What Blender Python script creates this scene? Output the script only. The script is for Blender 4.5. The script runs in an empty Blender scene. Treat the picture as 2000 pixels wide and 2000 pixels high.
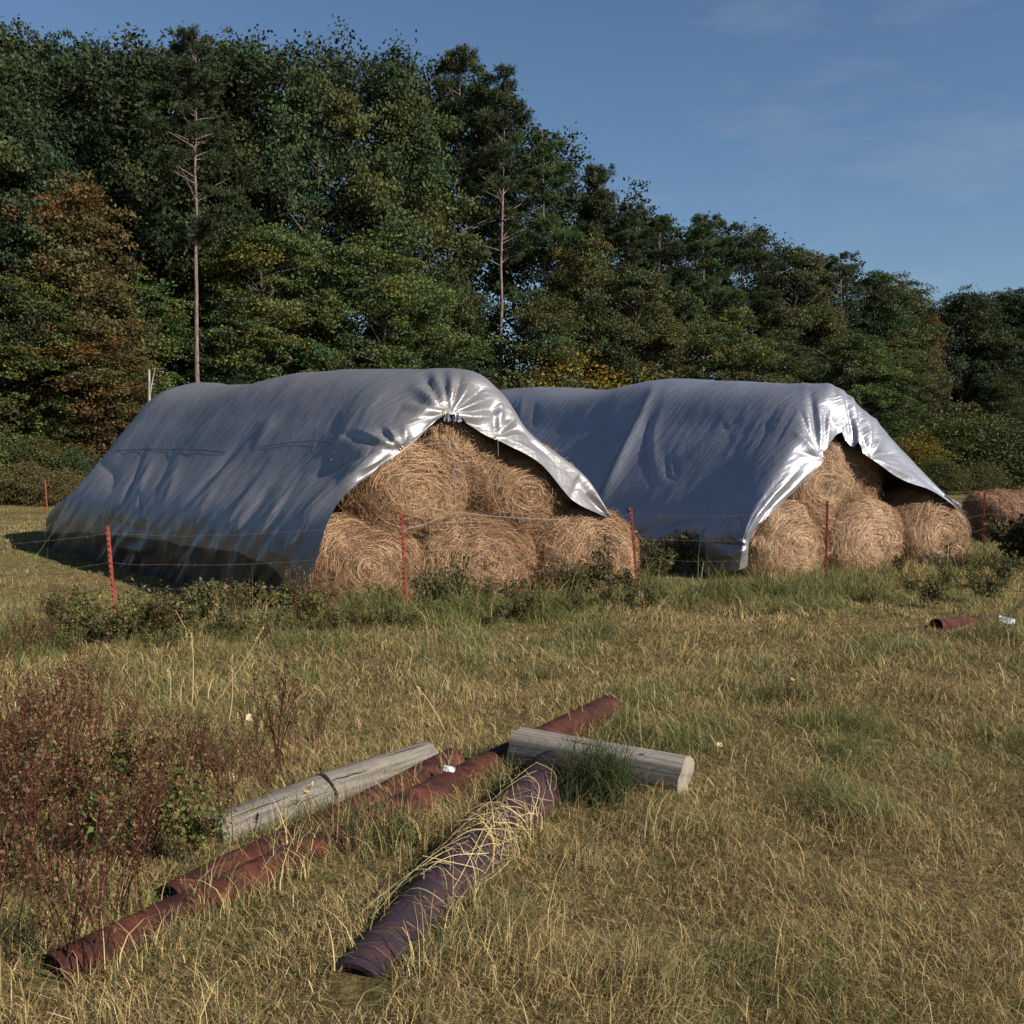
import bpy, math, random
import numpy as np
from mathutils import Vector

R = np.random.default_rng(7)
random.seed(7)
D = bpy.data
SC = bpy.context.scene
COL = SC.collection

# ------------------------------------------------------------------ camera
F = 2000.0                     # focal length in photo pixels (photo is 2000 px wide)
CAM_Z = 1.65
PITCH = math.atan(85 / 2000)
cd = D.cameras.new('camera'); cam = D.objects.new('camera', cd); COL.objects.link(cam)
cam.location = (0, 0, CAM_Z); cam.rotation_euler = (math.pi / 2 - PITCH, 0, 0)
cd.sensor_width = 36; cd.lens = 36; cd.clip_end = 3000; cd.clip_start = 0.05
SC.camera = cam
CP, SP = math.cos(PITCH), math.sin(PITCH)

def P(px, py, Y):
    """the point at distance Y seen at photo pixel (px, py)"""
    a = (px - 1000) / F; b = -(py - 1000) / F
    t = Y / (b * SP + CP)
    return np.array([a * t, Y, CAM_Z + (b * CP - SP) * t])

def proj(v):
    x, y, z = v[..., 0], v[..., 1], v[..., 2] - CAM_Z
    dep = y * CP - z * SP
    return 1000 + F * x / dep, 1000 - F * (y * SP + z * CP) / dep

# ------------------------------------------------------------------ noise
def _h(i, j, k, s):
    n = (i * 374761393 + j * 668265263 + k * 2147483647 + s * 144665) & 0xffffffff
    n = ((n ^ (n >> 13)) * 1274126177) & 0xffffffff
    n = n ^ (n >> 16)
    return (n & 0xffff) / 65535.0

def vnoise(x, y, z=0.0, s=0):
    x, y, z = np.broadcast_arrays(np.asarray(x, float), np.asarray(y, float), np.asarray(z, float))
    xi, yi, zi = np.floor(x).astype(np.int64), np.floor(y).astype(np.int64), np.floor(z).astype(np.int64)
    fx, fy, fz = x - xi, y - yi, z - zi
    fx, fy, fz = [q * q * (3 - 2 * q) for q in (fx, fy, fz)]
    r = 0
    for dx in (0, 1):
        for dy in (0, 1):
            for dz in (0, 1):
                w = (fx if dx else 1 - fx) * (fy if dy else 1 - fy) * (fz if dz else 1 - fz)
                r = r + w * _h(xi + dx, yi + dy, zi + dz, s)
    return r * 2 - 1

def fbm(x, y, z=0.0, s=0, o=3):
    r, a = 0, 1.0
    for i in range(o):
        r = r + a * vnoise(np.asarray(x) * 2 ** i, np.asarray(y) * 2 ** i, np.asarray(z) * 2 ** i, s + i)
        a *= .5
    return r

def gz(x, y):
    x = np.asarray(x, float); y = np.asarray(y, float)
    base = .03 * np.clip(y - 13, 0, 10)
    near = np.clip(1 - (y - 14) / 10, .15, 1)
    return base + near * (.035 * vnoise(x * .7, y * .7, 0, 3) + .022 * vnoise(x * 2.3, y * 2.3, 0, 4))

def G(px, py):
    """the ground point seen at photo pixel (px, py)"""
    z = 0.0
    for _ in range(12):
        a = (px - 1000) / F; b = -(py - 1000) / F
        d = b * CP - SP
        t = (z - CAM_Z) / d
        x, y = a * t, (b * SP + CP) * t
        z = float(gz(x, y))
    return np.array([x, y, z])

# ------------------------------------------------------------------ materials
def mat(name, col=(.5, .5, .5), rough=.8, metal=0, spec=.3):
    m = D.materials.new(name); m.use_nodes = True
    b = m.node_tree.nodes['Principled BSDF']
    b.inputs['Base Color'].default_value = (*col, 1)
    b.inputs['Roughness'].default_value = rough
    b.inputs['Metallic'].default_value = metal
    b.inputs['Specular IOR Level'].default_value = spec
    return m, m.node_tree, b

def node(nt, t, **kw):
    n = nt.nodes.new(t)
    for k, v in kw.items():
        if k in n.inputs.keys(): n.inputs[k].default_value = v
        else: setattr(n, k, v)
    return n

def ramp(nt, fac, stops):
    r = nt.nodes.new('ShaderNodeValToRGB')
    el = r.color_ramp.elements
    while len(el) < len(stops): el.new(.5)
    for e, (p, c) in zip(el, stops): e.position = p; e.color = (*c, 1)
    nt.links.new(fac, r.inputs[0])
    return r.outputs[0]

def noise_tex(nt, scale, detail=4, vec=None, rough=.6):
    n = node(nt, 'ShaderNodeTexNoise', Scale=scale, Detail=detail, Roughness=rough)
    if vec is not None: nt.links.new(vec, n.inputs['Vector'])
    return n.outputs['Fac']

def obj_coord(nt): return nt.nodes.new('ShaderNodeTexCoord').outputs['Object']

def scaled(nt, vec, s):
    mp = nt.nodes.new('ShaderNodeMapping'); mp.inputs['Scale'].default_value = s
    nt.links.new(vec, mp.inputs['Vector']); return mp.outputs[0]

def bump(nt, b, h, strength, dist=.02):
    n = node(nt, 'ShaderNodeBump', Strength=strength, Distance=dist)
    nt.links.new(h, n.inputs['Height']); nt.links.new(n.outputs[0], b.inputs['Normal'])

def leaf_mat(name, trans=.25, objcol=False, spec=.15, rough=.6):
    m, nt, b = mat(name, rough=rough, spec=spec)
    at = node(nt, 'ShaderNodeAttribute', attribute_name='Col')
    c = at.outputs['Color']
    if objcol:
        oi = nt.nodes.new('ShaderNodeObjectInfo')
        mx = node(nt, 'ShaderNodeMix', data_type='RGBA', blend_type='MULTIPLY')
        mx.inputs[0].default_value = 1
        nt.links.new(c, mx.inputs[6]); nt.links.new(oi.outputs['Color'], mx.inputs[7])
        c = mx.outputs[2]
    nt.links.new(c, b.inputs['Base Color'])
    if trans:
        tr = nt.nodes.new('ShaderNodeBsdfTranslucent'); nt.links.new(c, tr.inputs['Color'])
        ms = nt.nodes.new('ShaderNodeMixShader'); ms.inputs[0].default_value = trans
        nt.links.new(b.outputs[0], ms.inputs[1]); nt.links.new(tr.outputs[0], ms.inputs[2])
        nt.links.new(ms.outputs[0], nt.nodes['Material Output'].inputs['Surface'])
    return m

M_GRASS = leaf_mat('grass_blades', .25)
M_LEAF = leaf_mat('tree_leaves', .22, True)
M_WEED = leaf_mat('weed_leaves', .2, True)
M_HAY = leaf_mat('hay_strands', .08)

def tarp_mat(name, col, rough, metal, ax=(-.62, .78)):
    m, nt, b = mat(name, col, rough, metal, .4)
    v = obj_coord(nt)
    n1 = noise_tex(nt, 1.3, 5, v); n2 = noise_tex(nt, 5, 4, scaled(nt, v, (1, 1, .35)))
    dirt = ramp(nt, n1, [(.3, tuple(c * .82 for c in col)), (.7, col)])
    nt.links.new(dirt, b.inputs['Base Color'])
    vo = node(nt, 'ShaderNodeTexVoronoi', feature='DISTANCE_TO_EDGE', Scale=2.6); nt.links.new(scaled(nt, v, (1, 1, .55)), vo.inputs['Vector'])
    cr = ramp(nt, vo.outputs['Distance'], [(0, (.4, .4, .4)), (.05, (.12, .12, .12)), (.25, (0, 0, 0))])      # crisp handling creases
    ad = node(nt, 'ShaderNodeMath', operation='ADD'); nt.links.new(n2, ad.inputs[0])
    mu = node(nt, 'ShaderNodeMath', operation='MULTIPLY'); nt.links.new(cr, mu.inputs[0]); nt.links.new(n1, mu.inputs[1]); nt.links.new(mu.outputs[0], ad.inputs[1])
    n3 = noise_tex(nt, 22, 3, v); a2 = node(nt, 'ShaderNodeMath', operation='MULTIPLY_ADD'); a2.inputs[1].default_value = .22
    nt.links.new(n3, a2.inputs[0]); nt.links.new(ad.outputs[0], a2.inputs[2])
    def streak(k1, k2, sc, seed):                                # taut fine pleats running down and back
        d1 = node(nt, 'ShaderNodeVectorMath', operation='DOT_PRODUCT'); d1.inputs[1].default_value = (ax[0] * k1, ax[1] * k1, .36 * k1)
        d2 = node(nt, 'ShaderNodeVectorMath', operation='DOT_PRODUCT'); d2.inputs[1].default_value = (.5 * k2, .4 * k2, .8 * k2)
        nt.links.new(v, d1.inputs[0]); nt.links.new(v, d2.inputs[0])
        cb = nt.nodes.new('ShaderNodeCombineXYZ'); cb.inputs[2].default_value = seed
        nt.links.new(d1.outputs['Value'], cb.inputs[0]); nt.links.new(d2.outputs['Value'], cb.inputs[1])
        return noise_tex(nt, sc, 3, cb.outputs[0], .55)
    s1 = ramp(nt, streak(5.5, .55, 1, 3.), [(.40, (0, 0, 0)), (.5, (1, 1, 1)), (.60, (0, 0, 0))])
    s2 = streak(14, 1.0, 1, 7.)
    m1 = node(nt, 'ShaderNodeMath', operation='MULTIPLY_ADD'); m1.inputs[1].default_value = .55; nt.links.new(s1, m1.inputs[0]); nt.links.new(a2.outputs[0], m1.inputs[2])
    m2 = node(nt, 'ShaderNodeMath', operation='MULTIPLY_ADD'); m2.inputs[1].default_value = .6; nt.links.new(s2, m2.inputs[0]); nt.links.new(m1.outputs[0], m2.inputs[2])
    bump(nt, b, m2.outputs[0], .38, .024)
    return m
M_TARP_A = tarp_mat('silver_tarp_dull', (.285, .272, .275), .44, .56)
M_TARP_B = tarp_mat('silver_tarp_bright', (.325, .325, .36), .41, .62)
M_HEM_SHADE = tarp_mat('tarp_hem_shade', (.070, .069, .080), .44, .35)  # darkened tarp tone, paints the shade low on the near tarp
M_BRASS, _, _ = mat('brass', (.7, .5, .15), .35, 1)
M_SEAM, _, _ = mat('seam_tape', (.13, .13, .15), .6, .2)
M_ROPE, _, _ = mat('twine', (.22, .20, .21), .8)

def wood_mat(k=1.):
    m, nt, b = mat('weathered_wood', rough=.9, spec=.1)
    v = obj_coord(nt)
    g = noise_tex(nt, 6, 6, scaled(nt, v, (.35, 9, 9)), .7)
    g2 = noise_tex(nt, 2.2, 3, v)
    c = ramp(nt, g, [(.28, (.05 * k, .042 * k, .036 * k)), (.48, (.17 * k, .148 * k, .125 * k)), (.78, (.27 * k, .245 * k, .215 * k))])
    mx = node(nt, 'ShaderNodeMix', data_type='RGBA', blend_type='MULTIPLY'); mx.inputs[0].default_value = .5
    nt.links.new(c, mx.inputs[6]); nt.links.new(ramp(nt, g2, [(.3, (.55, .5, .45)), (.65, (1, 1, 1))]), mx.inputs[7])
    nt.links.new(mx.outputs[2], b.inputs['Base Color']); bump(nt, b, g, .6, .01)
    return m
M_WOOD = wood_mat()
M_END, _, _ = mat('sawn_wood_end', (.24, .20, .16), .95, 0, .05)
M_WOOD2 = wood_mat(1.35)
M_CRACK, _, _ = mat('wood_crack', (.025, .02, .017), .95, 0, .05)

def rust_mat(name, stops, scale=7):
    m, nt, b = mat(name, rough=.85, spec=.2)
    v = obj_coord(nt)
    n = noise_tex(nt, scale, 8, scaled(nt, v, (.5, 1, 1)), .7)
    nt.links.new(ramp(nt, n, stops), b.inputs['Base Color']); bump(nt, b, n, .5, .006)
    return m
M_RUST = rust_mat('rusty_steel', [(.32, (.014, .008, .008)), (.46, (.050, .015, .011)), (.58, (.088, .026, .016)), (.76, (.13, .06, .038))])
M_DARKPIPE = rust_mat('dark_rusted_steel', [(.3, (.014, .010, .012)), (.5, (.034, .022, .029)), (.66, (.070, .026, .022)), (.82, (.15, .10, .09))], 10)
M_INSIDE, _, _ = mat('pipe_inside', (.012, .008, .008), .95, 0, .05)
M_POST = rust_mat('red_post_paint', [(.3, (.09, .024, .018)), (.5, (.25, .052, .032)), (.75, (.35, .095, .055))], 14)
M_WIRE, _, _ = mat('rusty_wire', (.12, .085, .08), .7, .3)
M_PLASTIC, _, _ = mat('black_plastic', (.02, .02, .02), .5)
M_PAPER, _, _ = mat('white_scrap', (.5, .5, .49), .7)
M_SCRAP, _, _ = mat('silver_scrap', (.36, .37, .39), .4, .6)
M_ROCK, _, _ = mat('pale_leaf', (.42, .33, .21), .9)

def bark_mat(name, c1, c2):
    m, nt, b = mat(name, rough=.95, spec=.1)
    v = obj_coord(nt)
    n = noise_tex(nt, 4, 5, scaled(nt, v, (3, 3, .7)))
    nt.links.new(ramp(nt, n, [(.35, c1), (.65, c2)]), b.inputs['Base Color']); bump(nt, b, n, .8, .05)
    return m
M_BARK = bark_mat('oak_bark', (.045, .038, .03), (.12, .10, .085))
M_PINEBARK = bark_mat('pine_bark', (.09, .062, .056), (.24, .185, .17))
M_SNAG = bark_mat('dead_wood', (.2, .19, .16), (.36, .33, .29))

def ground_mat():
    m, nt, b = mat('meadow_soil', rough=1, spec=.05)
    v = obj_coord(nt)
    n1 = noise_tex(nt, .25, 6, v); n2 = noise_tex(nt, 9, 6, v, .75)
    c1 = ramp(nt, n1, [(.35, (.12, .115, .05)), (.55, (.20, .16, .072)), (.7, (.25, .185, .09))])
    c2 = ramp(nt, n2, [(.35, (.25, .22, .2)), (.62, (1.1, 1.05, .95))])
    mx = node(nt, 'ShaderNodeMix', data_type='RGBA', blend_type='MULTIPLY'); mx.inputs[0].default_value = 1
    nt.links.new(c1, mx.inputs[6]); nt.links.new(c2, mx.inputs[7])
    nt.links.new(mx.outputs[2], b.inputs['Base Color']); bump(nt, b, n2, .8, .05)
    return m
M_GROUND = ground_mat()

# ------------------------------------------------------------------ mesh helpers
def np_mesh(name, verts, faces, mats, cols=None, smooth=False, mat_idx=None):
    """verts (N,3); faces: list of integer arrays (M,k); cols (N,3)"""
    me = D.meshes.new(name)
    verts = np.ascontiguousarray(verts, np.float32)
    me.vertices.add(len(verts)); me.vertices.foreach_set('co', verts.ravel())
    tot = np.concatenate([np.full(len(f), f.shape[1]) for f in faces])
    loops = np.concatenate([f.ravel() for f in faces]).astype(np.int32)
    me.loops.add(len(loops)); me.loops.foreach_set('vertex_index', loops)
    me.polygons.add(len(tot))
    me.polygons.foreach_set('loop_start', np.concatenate([[0], np.cumsum(tot)[:-1]]).astype(np.int32))
    me.polygons.foreach_set('loop_total', tot.astype(np.int32))
    me.polygons.foreach_set('use_smooth', np.full(len(tot), smooth))
    for m in (mats if isinstance(mats, (list, tuple)) else [mats]): me.materials.append(m)
    if mat_idx is not None: me.polygons.foreach_set('material_index', np.asarray(mat_idx, np.int32))
    if cols is not None:
        a = me.color_attributes.new('Col', 'FLOAT_COLOR', 'POINT')
        a.data.foreach_set('color', np.ascontiguousarray(np.c_[cols, np.ones(len(cols))], np.float32).ravel())
    me.update(calc_edges=True); me.validate()
    return me

def link(name, me, parent=None, loc=None):
    o = D.objects.new(name, me); COL.objects.link(o)
    if parent is not None: o.parent = parent
    if loc is not None: o.location = loc
    return o

def thing(name, label, cat, loc=(0, 0, 0), rz=0, group=None):
    o = D.objects.new(name, None); COL.objects.link(o); o.empty_display_size = .1
    o.location = loc; o.rotation_euler = (0, 0, rz)
    return tag(o, label, cat, group)

def tag(o, label, cat, group=None, kind=None):
    o['label'] = label; o['category'] = cat
    if group: o['group'] = group
    if kind: o['kind'] = kind
    return o

def ribbons(pts, wid, side, cols):
    """pts (N,K,3), wid (N,K), side (N,3) -> verts, faces, cols"""
    N, K = pts.shape[:2]
    off = side[:, None, :] * wid[:, :, None] * .5
    v = np.stack([pts - off, pts + off], 2).reshape(-1, 3)
    b = (np.arange(N) * K * 2)[:, None] + (np.arange(K - 1) * 2)[None]
    f = np.stack([b, b + 1, b + 3, b + 2], -1).reshape(-1, 4)
    c = np.repeat(cols, K * 2, 0)
    return v, f, c

def leaves(cen, nrm, ln, wd, cols, rng):
    """pointed leaf quads"""
    N = len(cen)
    t = rng.normal(size=(N, 3)); t -= nrm * (t * nrm).sum(1)[:, None]
    t /= np.linalg.norm(t, axis=1)[:, None] + 1e-9
    b = np.cross(nrm, t)
    ln = np.broadcast_to(ln, N)[:, None]; wd = np.broadcast_to(wd, N)[:, None]
    v = np.stack([cen - t * ln, cen + b * wd - t * ln * .1, cen + t * ln, cen - b * wd - t * ln * .1], 1).reshape(-1, 3)
    f = np.arange(N * 4).reshape(-1, 4)
    return v, f, np.repeat(cols, 4, 0)

def join(parts):
    vs, fs, cs, o = [], [], [], 0
    for v, f, c in parts:
        vs.append(v); fs.append(f + o); cs.append(c); o += len(v)
    return np.concatenate(vs), [np.concatenate(fs)], np.concatenate(cs)

def unit(v): return v / (np.linalg.norm(v, axis=-1, keepdims=True) + 1e-9)

def tube(path, rad, seg=8, cap=True, ell=None):
    """tapered tube along a polyline -> verts, list of face arrays"""
    path = np.asarray(path, float); n = len(path); rad = np.broadcast_to(rad, n)
    tg = unit(np.gradient(path, axis=0))
    up = np.array([0, 0, 1.]) if abs(tg[0][2]) < .9 else np.array([1., 0, 0])
    vs = []
    for i in range(n):
        a = unit(np.cross(tg[i], up)); b = np.cross(a, tg[i])
        th = np.arange(seg) / seg * 2 * np.pi
        vs.append(path[i] + rad[i] * (np.cos(th)[:, None] * a + np.sin(th)[:, None] * b))
    v = np.concatenate(vs)
    i = np.arange(n - 1)[:, None] * seg; j = np.arange(seg)[None]; j2 = (j + 1) % seg
    f = np.stack([i + j, i + j2, i + seg + j2, i + seg + j], -1).reshape(-1, 4)
    return v, f

def tubes(lst, seg=6):
    vs, fs, o = [], [], 0
    for path, rad in lst:
        v, f = tube(path, rad, seg)
        vs.append(v); fs.append(f + o); o += len(v)
    return np.concatenate(vs), [np.concatenate(fs)]

def crom(p, n):
    """Catmull-Rom through p (K,3...) with n samples per span"""
    p = np.asarray(p, float)
    q = np.concatenate([[2 * p[0] - p[1]], p, [2 * p[-1] - p[-2]]])
    out = []
    for i in range(1, len(q) - 2):
        for k in range(n):
            t = k / n
            a, b, c, d = q[i - 1], q[i], q[i + 1], q[i + 2]
            out.append(.5 * (2 * b + (c - a) * t + (2 * a - 5 * b + 4 * c - d) * t * t + (3 * b - a - 3 * c + d) * t ** 3))
    out.append(p[-1])
    return np.array(out)

# ------------------------------------------------------------------ ground
def build_ground():
    def axis(lo, hi, fine_lo, fine_hi, fs, k):
        a = list(np.arange(fine_lo, fine_hi, fs))
        s = fs; x = fine_hi
        while x < hi: a.append(x); s *= k; x += s
        a.append(hi)
        s = fs; x = fine_lo - fs
        while x > lo: a.insert(0, x); s *= k; x -= s
        a.insert(0, lo)
        return np.array(a)
    xs = axis(-900, 900, -12, 14, .2, 1.12); ys = axis(-60, 1500, 1.5, 26, .2, 1.12)
    X, Y = np.meshgrid(xs, ys); Z = gz(X, Y)
    v = np.stack([X, Y, Z], -1).reshape(-1, 3)
    nx, ny = len(xs), len(ys)
    i = (np.arange(ny - 1) * nx)[:, None] + np.arange(nx - 1)[None]
    f = np.stack([i, i + 1, i + nx + 1, i + nx], -1).reshape(-1, 4)
    o = link('ground', np_mesh('ground', v, [f], M_GROUND, smooth=True)); o['kind'] = 'structure'
build_ground()

# ------------------------------------------------------------------ the two stacks
FDIR = np.array([math.cos(math.radians(30)), math.sin(math.radians(30)), 0])      # along the front row of bales
class Stack: pass
SL = Stack(); SL.A = np.array([-2.34, 11.7, 0]); SL.ax = np.array([-.64, .77, 0]); SL.rt = 2.35; SL.set = .56
SL.prof = [(-.12, -.02), (-.20, .60), (-.04, 1.05), (.5, 1.62), (.95, 2.15), (1.5, 2.68), (2.35, 2.93), (3.1, 2.68), (3.7, 2.1), (4.2, 1.5), (4.8, .9)]
SL.sil = [(308, 782), (355, 760), (395, 749), (433, 754), (485, 749), (536, 748), (580, 733), (630, 724), (700, 721), (900, 722)]
SR = Stack(); SR.A = np.array([3.5, 14.67, 0]); SR.ax = np.array([-.6, .8, 0]); SR.rt = 2.4; SR.set = .64
SR.prof = [(-.10, .0), (-.16, .5), (.08, 1.0), (.5, 1.6), (.95, 2.15), (1.5, 2.78), (2.4, 2.99), (3.2, 2.7), (3.7, 2.1), (4.3, 1.5), (4.85, .9)]
SR.sil = [(979, 770), (1000, 762), (1041, 754), (1115, 757), (1190, 763), (1240, 751), (1286, 741), (1364, 742), (1550, 749), (1630, 752)]

def station(S, L):
    """eleven points across the stack at length L behind the front"""
    rp = S.A + FDIR * S.rt + S.ax * (L + S.set)
    px = 1000 + F * rp[0] / rp[1]
    sx, sy = zip(*S.sil)
    zr = P(px, np.interp(px, sx, sy), rp[1])[2]
    z0 = S.prof[6][1]; pts = []
    for i, (o, z) in enumerate(S.prof):
        b = S.A + FDIR * o + S.ax * (L + S.set * min(1, max(0, z - .6) / 2.3))
        g = float(.03 * np.clip(b[1] - 13, 0, 10))
        pts.append([b[0], b[1], g + z * (zr - g) / z0 if i == 6 else g + z * (zr - g) / z0])
    return np.array(pts)

def front_Y(S, px, back=0.):
    k = (px - 1000) / F
    p = S.A + S.ax * back
    return (p[1] - .57735 * p[0]) / (1 - .57735 * k)

def row_px(S, lst, backs):
    return np.array([P(px, py, front_Y(S, px, b)) for (px, py), b in zip(lst, backs)])

def back_rows(S, last, L):
    c = last.copy(); out = []
    mid = last.mean(0)
    for s, dz, bk in ((.93, -.25, .45), (.9, .62, .75), (.9, .0, .8)):
        q = mid + (c - mid) * s + S.ax * bk
        q[:, 2] = c[:, 2] + dz * 0 - .25 if dz == -.25 else c[:, 2] * dz + .05
        out.append(q)
    return out

def poly_dist(X, Y, pts):
    """distance in pixels to a polyline and the position 0..1 along it"""
    best = np.full(X.shape, 1e9); pos = np.zeros(X.shape)
    pts = np.asarray(pts, float); seg = np.linalg.norm(np.diff(pts, axis=0), axis=1); tot = seg.sum(); acc = 0
    for i in range(len(pts) - 1):
        a, b = pts[i], pts[i + 1]; d = b - a
        t = np.clip(((X - a[0]) * d[0] + (Y - a[1]) * d[1]) / (d @ d), 0, 1)
        dd = np.hypot(X - a[0] - t * d[0], Y - a[1] - t * d[1])
        m = dd < best
        best = np.where(m, dd, best); pos = np.where(m, (acc + t * seg[i]) / tot, pos); acc += seg[i]
    return best, pos

def grid_normals(g):
    du = np.gradient(g, axis=1); dv = np.gradient(g, axis=0)
    return unit(np.cross(du, dv))

def build_tarp(rows, n, folds, waves, seed, edge_to=None):
    rows = np.array(rows)                                    # (V,11,3)
    g = crom(rows, n)                                        # along the length
    g = np.swapaxes(crom(np.swapaxes(g, 0, 1), n), 0, 1)     # across
    if edge_to:                                              # the torn front edge between two columns
        c0, c1, tgt = edge_to
        fr, tp = zip(*tgt); tp = np.array(tp)
        for j in range(c0 * n, c1 * n + 1):
            q = (j - c0 * n) / ((c1 - c0) * n)
            d = P(np.interp(q, fr, tp[:, 0]), np.interp(q, fr, tp[:, 1]), g[0, j, 1]) - g[0, j]
            for i in range(2 * n): g[i, j] += d * (1 - i / (2 * n)) ** 3
    N = grid_normals(g)
    if (N[:, :, 2].mean()) < 0: N = -N
    X, Y = proj(g)
    seen = np.clip(-(N * unit(g - np.array([0, 0, CAM_Z]))).sum(-1) * 6 + .6, 0, 1)
    disp = np.zeros(X.shape)
    for pts, amp, w in folds:
        d, s = poly_dist(X, Y, pts)
        taper = np.sin(np.pi * np.clip(.06 + .9 * s, 0, 1)) ** .7
        q = d / w
        disp += amp * taper * (.65 * np.exp(-1.25 * np.abs(q) ** 1.15) + .35 * np.exp(-q * q)) * seen
    disp += waves(g, X, Y, N) 
    V = np.linspace(0, 1, g.shape[0])[:, None] * np.ones(g.shape[1])[None]
    disp += .008 * fbm(g[..., 0] * 2.2, g[..., 1] * 2.2, g[..., 2] * 1.1, seed, 3)
    g2 = g + N * disp[..., None]
    return g2, N

def grid_mesh(name, g, m):
    a, b = g.shape[:2]
    i = (np.arange(a - 1) * b)[:, None] + np.arange(b - 1)[None]
    f = np.stack([i, i + 1, i + b + 1, i + b], -1).reshape(-1, 4)
    return np_mesh(name, g.reshape(-1, 3), [f], m, smooth=True)

def surf_at(g, N, pts, lift):
    """points of the tarp surface nearest to photo pixels"""
    X, Y = proj(g)
    vis = (N * unit(np.array([0, 0, CAM_Z]) - g)).sum(-1) > -.05
    out = []
    for px, py in pts:
        d = np.hypot(X - px, Y - py) + np.where(vis, 0, 1e6) + (np.linalg.norm(g, axis=-1)) * .3
        k = np.unravel_index(np.argmin(d), d.shape)
        out.append(g[k] + N[k] * lift)
    return np.array(out)

# --- near tarp
edge = [(594, 1142), (618, 1095), (641, 1018), (676, 962), (728, 922), (800, 870), (880, 810), (945, 848), (1048, 901), (1120, 978), (1186, 1010)]
e_b = [-.28, -.44, -.46, -.34, -.27, -.22, -.14, -.15, -.12, -.1, -.1]
mid_ = [(568, 1172), (600, 1085), (622, 1010), (655, 945), (706, 885), (778, 830), (892, 755), (962, 805), (1042, 872), (1128, 950), (1187, 1009)]
m_b = [-.1, -.14, -.14, -.14, -.12, -.12, .08, .02, .0, .0, .0]
lip = [(545, 1165), (575, 1075), (595, 1000), (622, 925), (668, 850), (738, 785), (900, 722), (979, 766), (1035, 848), (1136, 925), (1188, 1008)]
l_b = [-.02, -.05, .0, .08, .2, .35, .56, .35, .2, .15, .05]
rowsL = [row_px(SL, edge, e_b), row_px(SL, mid_, m_b), row_px(SL, lip, l_b)]
st0 = station(SL, .3)
rowsL[2][:4] = st0[:4]; rowsL[2][4:6] = .15 * rowsL[2][4:6] + .85 * station(SL, .55)[4:6]; rowsL[1][:4] = (rowsL[0][:4] + st0[:4]) / 2      # the skirt runs straight on past the bales
for L in (1.0, 2.4, 4.0, 5.6, 7.0):
    rowsL.append(station(SL, L))
    if L > 2: rowsL[-1][0] -= FDIR * .06                                   # the skirt reaches the grass
for r in rowsL[3:5]:      # keep the hidden right side behind the front lip
    r[8:, :] -= FDIR * .25
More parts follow.
